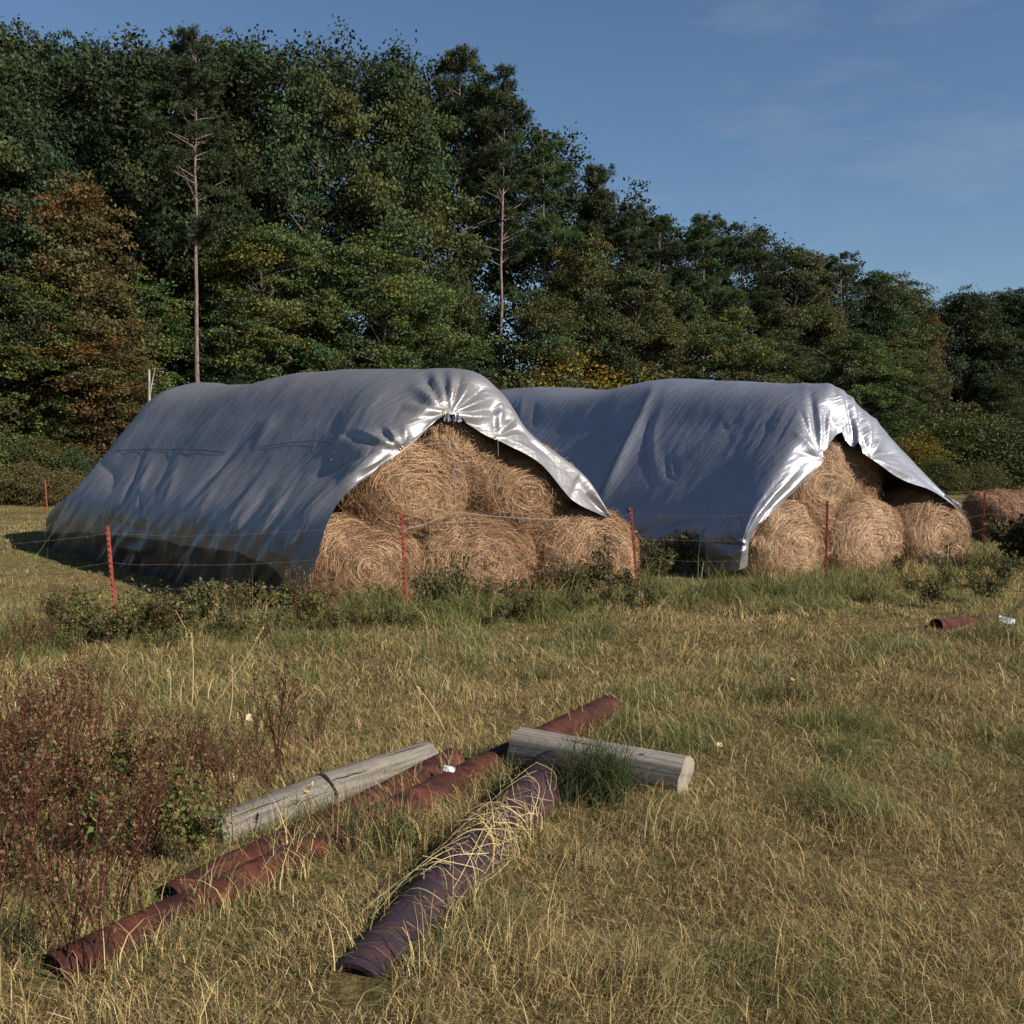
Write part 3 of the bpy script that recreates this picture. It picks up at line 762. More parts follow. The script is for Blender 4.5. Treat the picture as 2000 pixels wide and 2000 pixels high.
# ------------------------------------------------------------------ logs and pipes in the foreground
def log_obj(name, p0, p1, r0, r1, label, seed, flat=1.0, cracks=(), sq=0, m=None):
    """weathered round timber with sawn ends; local X runs along it"""
    p0 = np.array(p0, float); p1 = np.array(p1, float); L = np.linalg.norm(p1 - p0)
    n, sg = 40, 28
    xs = np.linspace(0, L, n); th = np.arange(sg) / sg * 2 * np.pi
    r = (r0 + (r1 - r0) * xs / L)[:, None] * (1 + .05 * vnoise(np.cos(th)[None] * 2.5, np.sin(th)[None] * 2.5, xs[:, None] * 1.5, seed) + .02 * vnoise(np.cos(th)[None] * 9, np.sin(th)[None] * 9, xs[:, None] * 3, seed + 1))
    if sq: r = r * (.93 * (np.abs(np.cos(th)) ** sq + np.abs(np.sin(th)) ** sq) ** (-1 / sq))[None]
    v = np.stack([xs[:, None] + r * 0, r * np.cos(th), r * np.sin(th) * flat], -1)
    v[0, :, 0] += .02 * vnoise(np.cos(th) * 2, np.sin(th) * 2, 0, seed); v[-1, :, 0] += .02 * vnoise(np.cos(th) * 2, np.sin(th) * 2, 3, seed)
    v = v.reshape(-1, 3)
    i = (np.arange(n - 1) * sg)[:, None]; j = np.arange(sg)[None]; j2 = (j + 1) % sg
    f = np.stack([i + j, i + j2, i + sg + j2, i + sg + j], -1).reshape(-1, 4)
    o = link(name, np_mesh(name, v, [f], m or M_WOOD, smooth=True))
    for e, nm in ((0, 'sawn_end'), (n - 1, 'sawn_end')):
        ring = v[e * sg:(e + 1) * sg]; ce = ring.mean(0)
        link(nm, np_mesh(nm, np.concatenate([ring, [ce]]), [np.array([(sg, (k + 1) % sg, k) if e == 0 else (sg, k, (k + 1) % sg) for k in range(sg)])], M_END), o)
    ax = Vector(p1 - p0).normalized(); zz = Vector((0, 0, 1)); yy = zz.cross(ax).normalized(); zz = ax.cross(yy)
    from mathutils import Matrix
    o.matrix_world = Matrix(((ax.x, yy.x, zz.x, p0[0]), (ax.y, yy.y, zz.y, p0[1]), (ax.z, yy.z, zz.z, p0[2]), (0, 0, 0, 1)))
    tag(o, label, 'log')
    for (x0, x1, ang, w) in cracks:
        rr2 = np.random.default_rng(int(x0 * 100) + seed)
        xs2 = np.linspace(x0 * L, x1 * L, 24); a = ang + np.cumsum(rr2.normal(0, .012, 24))
        rad = (r0 + (r1 - r0) * xs2 / L) * 1.035
        ww = w * np.sin(np.pi * np.linspace(.08, .92, 24))
        q = []
        for x, t, rd, wk in zip(xs2, a, rad, ww):
            for s2 in (-1, 1):
                tt = t + s2 * wk / rd
                q.append((x, rd * np.cos(tt), rd * np.sin(tt) * flat))
        k = np.arange(23)[:, None] * 2
        link('crack', np_mesh('crack', np.array(q), [np.concatenate([k, k + 1, k + 3, k + 2], 1)], M_CRACK), o)
    return o
def Gz(px, py, h): # point h above the ground whose image is at px,py
    z = 0.
    for _ in range(10):
        a = (px - 1000) / F; b = -(py - 1000) / F; d = b * CP - SP
        t = (z + h - CAM_Z) / d; x, y = a * t, (b * SP + CP) * t; z = float(gz(x, y))
    return np.array([x, y, z + h])
log_obj('wooden_post', Gz(1008, 1455, .15), Gz(1340, 1515, .09), .102, .098, 'pale grey sawn timber lying across the rusty pipes', 3, .95, ((0, .36, 2.5, .004), (.62, 1, 2.35, .004), (.3, .6, 2.0, .002), (.745, .785, 2.15, .013), (.69, .705, 2.3, .007), (.40, .415, 1.9, .006)), 5, M_WOOD2)
log_obj('wooden_post', Gz(415, 1634, .02), Gz(628, 1550, .045), .092, .092, 'grey weathered log piece by the weeds, end to end with the other', 5, 1, ((.1, .6, 2.2, .003), (.5, 1, 2.7, .002)))
log_obj('wooden_post', Gz(634, 1546, .06), Gz(834, 1479, .06), .092, .088, 'grey knotted log with dark cracks left of the rusty pipes', 6, 1, ((.0, .3, 2.3, .003), (.55, .95, 1.9, .003)))

def pipe_obj(p0, p1, r, label, m, seed):
    p0 = np.array(p0, float); p1 = np.array(p1, float)
    par = thing('steel_pipe', label, 'pipe', tuple(p0))
    n = 30; k = np.linspace(0, 1, n)[:, None]
    path = (p1 - p0) * k
    path[:, 2] += .006 * np.sin(np.linspace(0, 7, n) + seed)
    v, f = tube(path, r, 26); o = link('pipe_wall', np_mesh('pipe_wall', v, [f], m, smooth=True), par)
    v2, f2 = tube(path, r * .86, 26)
    link('bore', np_mesh('bore', v2, [f2[:, ::-1]], M_INSIDE, smooth=True), par)
    for e in (0, -1):
        a = v.reshape(n, 26, 3)[e]; b = v2.reshape(n, 26, 3)[e]; j = np.arange(26); j2 = (j + 1) % 26
        link('rim', np_mesh('rim', np.concatenate([a, b]), [np.stack([j, j2, 26 + j2, 26 + j], 1)], m), par)
    return par
pipe_obj(Gz(1190, 1385, .035), Gz(100, 1920, -.035), .088, 'long rust red pipe running under the sawn timber', M_RUST, 1)
pipe_obj(Gz(885, 1491, .03), Gz(330, 1770, -.02), .08, 'shorter rust red pipe between the grey log and the long pipe', M_RUST, 2)
pipe_obj(Gz(1100, 1488, .07), Gz(690, 1950, -.08), .122, 'thick dark purplish pipe strewn with dry straw', M_DARKPIPE, 3)
dp = pipe_obj(Gz(1828, 1222, .05), Gz(1935, 1214, -.02), .075, 'short half hidden rusty pipe at the right with a dark open end', M_RUST, 4)

# ------------------------------------------------------------------ grass
def fence_y(x):
    xs = [p[0][0] for p in pinfo]; ys = [p[0][1] for p in pinfo]
    return np.interp(x, xs, ys)

def in_stack(x, y, S, ln, m=0.):
    dx, dy = x - S.A[0], y - S.A[1]
    det = FDIR[0] * S.ax[1] - FDIR[1] * S.ax[0]
    t = (dx * S.ax[1] - dy * S.ax[0]) / det; l = (FDIR[0] * dy - FDIR[1] * dx) / det
    return (t > -m) & (t < 4.8 + m) & (l > -m) & (l < ln + m)

def seg_dist(x, y, a, b):
    d = (b - a)[:2]; t = np.clip(((x - a[0]) * d[0] + (y - a[1]) * d[1]) / (d @ d), 0, 1)
    return np.hypot(x - a[0] - t * d[0], y - a[1] - t * d[1])

LOGS = [(Gz(1012, 1452, 0), Gz(1340, 1512, 0), .10), (Gz(440, 1622, 0), Gz(834, 1474, 0), .10), (G(1190, 1383), G(100, 1920), .075), (G(885, 1490), G(330, 1770), .065), (Gz(1105, 1482, 0), Gz(690, 1950, 0), .10)]
TAN = np.array([.47, .345, .15]); STRAW = np.array([.60, .46, .235]); GREEN = np.array([.19, .185, .060]); DKG = np.array([.085, .115, .042]); BRN = np.array([.25, .15, .08])

def blades(rng, x, y, h, w, lean, cols, K=4, az=None):
    N = len(x); z = gz(x, y) - .01
    az = rng.random(N) * 2 * np.pi if az is None else az
    dr = np.stack([np.cos(az), np.sin(az), np.zeros(N)], -1)
    k = np.linspace(0, 1, K)[None]
    bend = lean[:, None] * k ** 1.7
    hor = h[:, None] * np.sin(bend) * k; ver = h[:, None] * np.cos(bend) * k
    pts = np.stack([x, y, z], -1)[:, None] + dr[:, None] * hor[..., None] + np.array([0, 0, 1.]) * ver[..., None]
    pts = pts + rng.normal(0, .08, (N, 1, 3)) * (h[:, None, None] * (k ** 2)[..., None]) 
    pts[..., 2] = np.maximum(pts[..., 2], gz(pts[..., 0], pts[..., 1]) + .004)
    fa = rng.random(N) * 2 * np.pi
    sd = np.stack([np.cos(fa), np.sin(fa), np.zeros(N)], -1)
    # face the blades roughly any way but never edge-on to nothing
    wk = w[:, None] * np.linspace(1, .15, K)[None]
    return ribbons(pts, wk, sd, cols)

def grass_zone(rng, n, d0, d1, short=False):
    u = rng.random(n)
    y = (d0 ** 1.3 + u * (d1 ** 1.3 - d0 ** 1.3)) ** (1 / 1.3)
    x = (rng.random(n) * 2 - 1) * (y * .56 + .8)
    keep = ~in_stack(x, y, SL, 10.2, -.15) & ~in_stack(x, y, SR, 10.2, -.1)
    for a, b, r in LOGS: keep &= seg_dist(x, y, a, b) > r * .95
    x, y = x[keep], y[keep]; n = len(x)
    fy = fence_y(x) - y                                   # >0 on the camera's side
    strip = np.exp(-((fy - .15) / .55) ** 2)
    beyond = np.clip(-fy / .6, 0, 1)
    pat = fbm(x * .55, y * .55, 0, 61, 3); pat2 = fbm(x * 1.9, y * 1.9, 0, 71, 3)
    h = .088 + .055 * pat2 + .03 * pat + rng.normal(0, .025, n)
    h = np.where(beyond > .5, .055 + .012 * pat2 + rng.normal(0, .015, n), h) + strip * (.20 + .12 * pat2)
    rightw = np.clip((x - 1.) / 3, 0, 1) * beyond * np.clip((22 - y) / 6, 0, 1)
    h = h + rightw * .10
    tall = rng.random(n) < .03
    h = np.where(tall & (beyond < .5), h * rng.uniform(1.4, 2.6, n), h)
    nl = np.full(n, 9.)
    for a, b, r in LOGS: nl = np.minimum(nl, seg_dist(x, y, a, b) - r)
    h = h * (1 - .25 * np.exp(-(nl / .12) ** 2)) * np.clip(1.0 + .9 * vnoise(x * 3.1, y * 3.1, 0, 66), .35, 2)
    h = np.maximum(h, .025)
    lean = np.abs(rng.normal(1.15, .55, n)); lean = np.clip(lean, 0, 2.1); lean = np.where(beyond > .5, lean * .8, lean)
    w = rng.uniform(.0025, .006, n) * np.clip(y / 6, .8, 4)
    gm = np.clip(.49 + .48 * pat + .34 * pat2 + .35 * strip + .22 * (x > .6) * (y < 6.5) + .12 * rightw + rng.normal(0, .22, n), 0, 1)
    gm = np.where(y > 14, np.clip(.5 + .3 * pat + .2 * pat2 + rng.normal(0, .2, n), 0, 1), gm)
    q = rng.random(n)[:, None]
    dry = np.where(q < .5, TAN, np.where(q < .62, STRAW, BRN))
    grn = np.where(rng.random(n)[:, None] < .6, GREEN, DKG)
    pick = (rng.random(n) < gm)[:, None]
    c = np.where(pick, grn, dry) * rng.uniform(.75, 1.2, n)[:, None]
    field = (beyond * (1 - rightw * .5))[:, None]
    c = c * (1 - .55 * field) + np.array([.225, .20, .09]) * .55 * field
    az = 2.2 * fbm(x * .8, y * .8, 0, 81, 3) * 2 + rng.normal(0, 1.1, n)          # matted: neighbours lie the same way
    return blades(rng, x, y, h, w, lean, c, 4, az)

rg = np.random.default_rng(77)
parts = [grass_zone(rg, 150000, 2.4, 6.5), grass_zone(rg, 170000, 6.5, 13), grass_zone(rg, 110000, 13, 26), grass_zone(rg, 60000, 26, 62)]
# short thatch lying between the blades
n = 150000; y = (2.4 ** 1.2 + rg.random(n) * (10.5 ** 1.2 - 2.4 ** 1.2)) ** (1 / 1.2); x = (rg.random(n) * 2 - 1) * (y * .56 + .6)
ok = fence_y(x) - y > -.2
for a, b, r in LOGS: ok &= seg_dist(x, y, a, b) > r * .9
x, y = x[ok], y[ok]; n = len(x); pt = fbm(x * 1.3, y * 1.3, 0, 45, 3)
ci = np.clip((rg.random(n) + .25 * pt) * 5, 0, 4.99).astype(int)
parts.append(blades(rg, x, y, rg.uniform(.03, .10, n), rg.uniform(.003, .006, n) * np.clip(y / 6, .8, 2), rg.uniform(1.0, 2.0, n), np.array([DKG * .8, BRN * .7, BRN, TAN, GREEN])[ci] * rg.uniform(.6, 1.1, (n, 1)), 3))
# lodged dry stems
n = 26000
y = rg.uniform(2.4, 10, n); x = (rg.random(n) * 2 - 1) * (y * .56 + .6)
ok = fence_y(x) - y > .1
for a, b, r in LOGS: ok &= seg_dist(x, y, a, b) > r * .8
x, y = x[ok], y[ok]; n = len(x)
ok = rg.random(n) < np.clip(.5 + .6 * fbm(x * .9, y * .9, 0, 91, 2), .05, 1); x, y = x[ok], y[ok]; n = len(x)
parts.append(blades(rg, x, y, rg.uniform(.08, .26, n), rg.uniform(.0022, .004, n) * np.clip(y / 5, .8, 2), rg.uniform(1.2, 2.1, n), np.array([STRAW, TAN, TAN, BRN, GREEN])[rg.integers(0, 5, n)] * rg.uniform(.7, 1.15, n)[:, None], 6))
for a, b, r in LOGS:                                       # blades growing up along the near side of logs and pipes
    n = int(210 * np.linalg.norm(b - a)) + 80; k = rg.random(n)[:, None]; q = a[None] * (1 - k) + b[None] * k
    d = unit((b - a) * [1, 1, 0]); nn_ = np.array([-d[1], d[0]]); nn_ = -nn_ if nn_[1] > 0 else nn_
    o_ = (r + rg.uniform(.0, .10, n))[:, None] * nn_[None] * np.where(rg.random(n) < .8, 1, -1)[:, None]
    keep = fbm(q[:, 0] * 4, q[:, 1] * 4, 0, 17, 2) > -.1
    q, o_ = q[keep], o_[keep]; n = len(q)
    parts.append(blades(rg, q[:, 0] + o_[:, 0], q[:, 1] + o_[:, 1], rg.uniform(.06, .27, n), rg.uniform(.003, .006, n), np.abs(rg.normal(.7, .5, n)), np.array([TAN, STRAW, GREEN, DKG])[rg.integers(0, 4, n)] * rg.uniform(.7, 1.1, (n, 1)), 5))
v, f, c = join(parts)
go = link('grass', np_mesh('grass', v, f, M_GRASS, c)); tag(go, 'dry tan and green meadow grass covering the ground', 'grass', kind='stuff')

# ------------------------------------------------------------------ weeds
def weed_mesh(seed, H, spread, nst, cs, cl, leafn, seedy, leafl=.02):
    """several stems with side branches, leaves and seed clusters"""
    rng = np.random.default_rng(seed); parts = []
    K = 7; P_, W_, C_ = [], [], []; L_, LC = [], []
    for s in range(nst):
        az = rng.random() * 2 * np.pi; h = H * rng.uniform(.55, 1); out = spread * rng.uniform(.1, 1)
        k = np.linspace(0, 1, K)
        b0 = np.array([rng.normal(0, spread * .18), rng.normal(0, spread * .18), 0])
        st = b0 + np.stack([np.cos(az) * out * k ** 1.4, np.sin(az) * out * k ** 1.4, h * k], -1) + np.cumsum(rng.normal(0, .008, (K, 3)), 0)
        P_.append(st); W_.append(.007 * (1 - .7 * k)); C_.append(cs * rng.uniform(.7, 1.2))
        br = [(st, .25)]
        for b in range(rng.integers(7, 13)):
            t = rng.uniform(.3, .95); p0 = st[0] * 0 + np.array([np.interp(t, k, st[:, i]) for i in range(3)])
            a2 = rng.random() * 2 * np.pi; l2 = H * rng.uniform(.12, .32)
            q = p0 + np.stack([np.cos(a2) * l2 * .5 * k, np.sin(a2) * l2 * .5 * k, l2 * .85 * k ** .8], -1)
            P_.append(q); W_.append(.004 * (1 - .6 * k)); C_.append(cs * rng.uniform(.7, 1.2)); br.append((q, 0.1))
        for (q, t0) in br:
            m = max(2, int(leafn / len(br)))
            t = rng.uniform(t0, 1, m)
            c = np.stack([np.interp(t, k, q[:, i]) for i in range(3)], -1) + rng.normal(0, .012 if seedy else .03, (m, 3))
            L_.append(c); LC.append(cl[rng.integers(0, len(cl), m)] * rng.uniform(.7, 1.25, (m, 1)))
    P_ = np.array(P_); W_ = np.array(W_); C_ = np.array(C_)
    sd = unit(np.c_[rng.normal(size=(len(P_), 2)), np.zeros(len(P_))])
    parts.append(ribbons(P_, W_, sd, C_)); parts.append(ribbons(P_, W_, np.cross(sd, [0, 0, 1.]), C_))
    c = np.concatenate(L_); cc = np.concatenate(LC); m = len(c)
    nr = unit(rng.normal(size=(m, 3)) + [0, 0, .4]); sz = leafl * rng.uniform(.5, 1.4, m)
    parts.append(leaves(c, nr, sz, sz * .55, cc, rng))
    v, f, c = join(parts)
    return np_mesh('weed', v, f, M_WEED, c)
RED = np.array([[.15, .058, .036], [.19, .085, .050], [.10, .042, .028], [.20, .13, .06], [.12, .11, .045]])
GRW = np.array([[.10, .13, .035], [.15, .14, .04], [.07, .095, .03], [.20, .15, .06], [.13, .075, .035]])
VINE = np.array([[.07, .085, .03], [.10, .115, .04], [.17, .13, .055], [.06, .06, .025], [.12, .075, .04]])
STEMR = np.array([.14, .05, .035]); STEMG = np.array([.13, .11, .05])
wr = [weed_mesh(100 + i, .64, .24, 10, STEMR * .8, RED * np.array([.92, 1.02, .95]), 60, True, .009) for i in range(4)]
wg = [weed_mesh(200 + i, .50, .30, 14, STEMG, GRW, 60, False, .020) for i in range(4)]
wv = [weed_mesh(300 + i, .56, .34, 15, STEMG, VINE, 55, False, .028) for i in range(4)]
wvs = [weed_mesh(350 + i, .58, .34, 9, STEMG, VINE, 34, False, .026) for i in range(2)]
def plant(me, px, py, s, name, label, cat, group=None, lift=0):
    p = G(px, py); o = link(name, me); o.location = p; o.rotation_euler = (0, 0, random.uniform(0, 6.28)); o.scale = (s, s, s * random.uniform(.9, 1.15))
    return tag(o, label, cat, group)
for k, (px, py, s) in enumerate([(20, 1560, 1.0), (110, 1540, 1.05), (200, 1560, .9), (60, 1640, 1), (170, 1650, .95), (260, 1600, .8), (-30, 1480, 1.1), (70, 1470, 1.0), (150, 1480, .9), (20, 1720, 1), (130, 1740, .9), (240, 1480, .7), (-60, 1620, 1.1), (290, 1690, .8), (10, 1860, 1), (150, 1900, .9), (230, 1800, .9)]):
    plant(wr[k % 4], px, py, s, 'weed', 'dark red seeding weed in the dense patch at the lower left', 'weed', 'red weeds in the lower left patch')
for k, (px, py, s) in enumerate([(90, 1600, .8), (190, 1690, .75), (250, 1560, .7), (320, 1650, .75), (40, 1540, .7), (150, 1580, .7), (380, 1690, .6)]):
    plant(wg[k % 4], px, py, s, 'weed', 'olive green weed mixed in among the red weeds at the lower left', 'weed', 'green weeds among the red patch')
for k, (px, py, s, lab) in enumerate([(560, 1500, 1.0, 'tall dark red weed standing behind the grey logs'), (625, 1470, .55, 'small dark red weed at the right of the tall one behind the logs'), (420, 1560, .62, 'low red brown weed at the far left end of the grey logs'), (350, 1600, .8, 'red brown weed between the dense patch and the logs'), (480, 1520, .6, 'short reddish weed just left of the tall red weed'), (430, 1650, .7, 'red brown weed covering the near end of the grey log'), (380, 1500, .6, 'red weed near the leaning pale stalk'), (520, 1580, .45, 'small red sprig against the middle of the grey log'),
                                   (75, 1300, .95, 'lone red weed spike above the dense patch, near the fence')]):
    plant(wr[(k + 1) % 4], px, py, s, 'weed', lab, 'weed')
FW = [(110, 1240), (165, 1255), (230, 1262), (300, 1255), (350, 1250), (400, 1240), (440, 1225), (500, 1218), (560, 1215), (620, 1225), (160, 1225), (270, 1235)]
for k, (px, py) in enumerate(FW): plant((wg + wv)[k % 8], px, py, .85, 'weed', 'brown green weed tangled in the fence line left of the bales', 'weed', 'fence line weeds before the near tarp')
FV = [(690, 1215), (745, 1212), (845, 1205), (890, 1195), (945, 1190), (1000, 1185), (1060, 1180), (1110, 1178), (1150, 1170), (1195, 1165), (1230, 1168)]
for k, (px, py) in enumerate(FV): plant((wv if k % 3 else wg)[k % 4], px, py, .85 if k in (2, 3, 7, 8) else .62, 'vine', 'green leafy vine climbing in front of the near bales', 'vine', 'vines before the near bales')
for k, (px, py, s) in enumerate([(1265, 1120, .8), (1310, 1115, .9), (1350, 1118, .95), (1400, 1120, .9), (1440, 1128, .7), (1290, 1130, .7)]): plant(wv[k % 4], px, py, s, 'weed', 'dark leafy weed under the hem of the farther tarp', 'weed', 'weeds between the two stacks')
for k, (px, py, s) in enumerate([(1700, 1180, .55), (1780, 1165, .6), (1850, 1150, .7), (1900, 1150, .7), (1960, 1150, .8), (1820, 1190, .6), (1930, 1180, .7), (1760, 1120, .5), (1370, 1170, .5), (1480, 1170, .45)]): plant((wg + wv)[k % 8], px, py, s, 'weed', 'low green brown weed in the grass before the farther bales', 'weed', 'weeds before the farther bales')
for k, (px, py, s, lab) in enumerate([(905, 1195, 1.25, 'tall leafy vine climbing the bottom middle bale of the nearer stack'), (1105, 1180, 1.05, 'leafy vine at the left of the bottom right bale in the nearer stack'), (1178, 1172, 1.35, 'tall leafy vine beside the red post on the right of the nearer stack'), (870, 1205, 1.0, 'leafy vine left of the tall one on the bottom middle bale')]):
    o = plant(wvs[k % 2], px, py, s, 'vine', lab, 'vine'); o.scale = (s * .62, s * .62, s)
for k, (px, py, s) in enumerate([(130, 1250, .75), (200, 1265, .7), (330, 1262, .8), (470, 1235, .8), (585, 1225, .9), (640, 1235, .6), (700, 1235, .5)]):
    o = plant(wr[k % 4], px, py, s, 'weed', 'dry brown seed weed standing in the fence line at the left', 'weed', 'dry weeds in the left fence line'); o.color = (.95, 1.25, 1, 1)
rq = random.Random(12)
for k in range(34):
    px = 80 + k * 36 + rq.uniform(-12, 12); py = np.interp(px, [80, 230, 800, 1250, 1320], [1262, 1258, 1225, 1182, 1178]) + rq.uniform(-4, 16)
    plant((wg + wv)[rq.randrange(8)], px, py, rq.uniform(.32, .52), 'weed', 'small low weed in the green strip along the fence', 'weed', 'small weeds along the fence')
db = plant(weed_mesh(410, .75, .5, 26, STEMG * .5, VINE * .55, 160, False, .035), 1998, 1112, 1.15, 'bush', 'dark leafy bush cut by the right edge of the picture', 'bush')
for k, (px, py, lab) in enumerate([(1168, 1562, 'dark green grass tuft growing over the middle of the sawn timber'), (1540, 1362, 'green grass tussock beside a dark patch in the right of the meadow'), (1715, 1280, 'low dark tussock halfway between the timber and the far pipe'), (1060, 1330, 'dark brown tussock above the sawn timber'), (680, 1640, 'grass tuft on the near side of the long rusty pipe'), (1000, 1490, 'green tuft in the hollow between the two pipes below the timber'), (760, 1640, 'grass tuft between the long rusty pipe and the dark pipe')]):
    rng = np.random.default_rng(500 + k); p = G(px, py); n = 800 if k == 0 else 420
    x = p[0] + rng.normal(0, .08 if k == 0 else .13, n); y = p[1] + rng.normal(0, .05 if k == 0 else .11, n)
    v, f, c = blades(rng, x, y, rng.uniform(.08, .24, n) * (1.9 if k == 0 else 1), rng.uniform(.004, .007, n), np.abs(rng.normal(.7 if k else .85, .45, n)), np.array([DKG, DKG, GREEN, TAN, BRN] if k else [DKG, DKG, GREEN, DKG, DKG])[rng.integers(0, 5, n)] * rng.uniform(.6, 1.1, n)[:, None] * (.62 if k == 0 else 1), 5)
    tag(link('grass_tuft', np_mesh('grass_tuft', v, [f], M_GRASS, c)), lab, 'grass tuft')
# tall pale stalks
for (a, b, lab) in (((374, 1385), (373, 1235), 'upright pale grass stalk left of the leaning one'), ((330, 1385), (329, 1305), 'short pale grass stalk, leftmost of the stalks'), ((420, 1375), (515, 1225), 'long pale grass stalk leaning to the right'), ((445, 1420), (453, 1310), 'thin upright stalk under the leaning one'), ((870, 1430), (815, 1340), 'pale leaning stalk above the rusty pipes'), ((510, 1650), (610, 1530), 'pale stalk leaning across the grey logs')):
    p = G(*a); t = P(b[0], b[1], p[1]); k = np.linspace(0, 1, 8)[:, None]
    path = p * (1 - k) + t * k; path[:, 0] += .015 * np.sin(3 * k[:, 0])
    rng = np.random.default_rng(a[0]); m = 40
    v, f = tube(path, np.linspace(.0035, .0018, 8), 5)
    cs = np.tile(STRAW * 1.05, (len(v), 1))
    cc = t + (p - t) * rng.uniform(0, .18, m)[:, None] + rng.normal(0, .004, (m, 3))
    lv = leaves(cc, unit(rng.normal(size=(m, 3))), .009, .003, np.tile(STRAW, (m, 1)), rng)
    v, f, c = join([(v, f, cs), lv])
    tag(link('grass_stalk', np_mesh('grass_stalk', v, f, M_GRASS, c)), lab, 'grass stalk')
# dry straw over the dark pipe
rng = np.random.default_rng(66); n = 230
a0 = Gz(1100, 1488, .07); a1 = Gz(690, 1950, -.08); axd = unit(a1 - a0); LP_ = np.linalg.norm(a1 - a0)
u1 = unit(np.cross(axd, [0, 0, 1.])); u2 = np.cross(u1, axd); u2 = u2 if u2[2] > 0 else -u2
q = np.linspace(0, 1, 9)[None]
al = np.where(rng.random(n) < .7, rng.normal(1.18, .14, n), rng.uniform(.6, 1.9, n))
ph0 = rng.uniform(-1.9, .6, n)[:, None]; ph = ph0 + rng.uniform(.5, 2.2, n)[:, None] * q * rng.choice([-.6, 1, 1], n)[:, None]
lon = al[:, None] + rng.normal(0, .26, n)[:, None] * q + .05 * np.sin(4 * q + rng.uniform(0, 6, (n, 1)))
rad = .127 + (rng.random(n) ** 2 * .035)[:, None] * (.4 + np.sin(np.pi * q)) + np.where(rng.random(n) < .25, .06, 0)[:, None] * q ** 2
pts = a0 + axd * lon[..., None] + (u1 * np.sin(ph)[..., None] + u2 * np.cos(ph)[..., None]) * rad[..., None]
pts[..., 2] = np.maximum(pts[..., 2], gz(pts[..., 0], pts[..., 1]) + .02)
v, f, c = ribbons(pts, np.tile(rng.uniform(.0025, .005, n)[:, None], (1, 9)), unit(rng.normal(size=(n, 3)) * .35 + axd), np.where(rng.random(n)[:, None] < .6, STRAW, TAN) * rng.uniform(.7, 1.1, n)[:, None])
tag(link('straw', np_mesh('straw', v, [f], M_GRASS, c)), 'wisps of dry straw lying over the thick dark pipe', 'straw', kind='stuff')

# small litter
def scrap(name, px, py, sx, sy, sz, m, label, cat, h=0.1, seed=1):
    import bmesh
    bm = bmesh.new(); bmesh.ops.create_grid(bm, x_segments=7, y_segments=6, size=.5)
    rng = np.random.default_rng(seed)
    for v in bm.verts:
        v.co.z = .35 * math.sin(5 * v.co.x + seed) * math.cos(4 * v.co.y) + rng.uniform(-.08, .08)
        v.co.x *= sx; v.co.y *= sy * (1 - .5 * abs(v.co.x / sx)); v.co.z *= sz
    g = bmesh.ops.extrude_face_region(bm, geom=bm.faces[:])
    for e in g['geom']:
        if isinstance(e, bmesh.types.BMVert): e.co.z += .006
    me = D.meshes.new(name); bm.to_mesh(me); bm.free(); me.materials.append(m)
    o = link(name, me); p = Gz(px, py, h); o.location = p; o.rotation_euler = (random.uniform(.6, .9), .2, random.uniform(-.5, .5)); tag(o, label, cat); return o
scrap('paper_scrap', 877, 1503, .06, .04, .03, M_PAPER, 'small white scrap between the rusty pipes', 'litter', .10, 2)
scrap('tarp_scrap', 550, 1188, .13, .09, .04, M_SCRAP, 'pale silver scrap on the ground at the near tarp corner', 'litter', .13, 3)
scrap('tarp_scrap', 1968, 1212, .16, .10, .04, M_SCRAP, 'greyish scrap lying past the half hidden pipe at the right', 'litter', .08, 8)
scrap('dead_leaf', 485, 1402, .035, .06, .02, M_ROCK, 'pale curled dead leaf caught in the grass above the logs', 'leaf', .12, 4)
scrap('dead_leaf', 1405, 1455, .03, .03, .02, M_ROCK, 'pale dead leaf in the meadow right of the sawn timber', 'leaf', .08, 5)
scrap('dead_leaf', 1548, 1328, .035, .03, .02, M_ROCK, 'pale dead leaf by the green tussock', 'leaf', .08, 6)

# ------------------------------------------------------------------ trees
def limbs(rng, H, base, clumps, r0, seg=7, curve=.4, ntop=.9):
    k = np.linspace(0, 1, 12)[:, None]
    wob = np.cumsum(rng.normal(0, .05, (12, 3)) * [1, 1, 0], 0)
    trunk = np.c_[np.zeros((12, 2)), k * H * ntop] + wob
    lst = [(trunk, r0 * (1 - .8 * k[:, 0]) + r0 * .35 * np.exp(-k[:, 0] * 25))]
    for c in clumps:
        z0 = max(base * .7, c[2] - np.hypot(c[0], c[1]) * rng.uniform(.25, .7))
        z0 = min(z0, H * ntop * .95); t = z0 / (H * ntop)
        p0 = np.array([np.interp(t, k[:, 0], trunk[:, i]) for i in range(3)])
        q = np.linspace(0, 1, 6)[:, None]
        mid = p0 * .5 + c * .5 + np.array([0, 0, curve * .5])
        path = (1 - q) ** 2 * p0 + 2 * q * (1 - q) * mid + q * q * c
        ra = r0 * (1 - .75 * t) * .38
        lst.append((path, ra * (1 - .85 * q[:, 0]) + .008))
    return tubes(lst, seg)

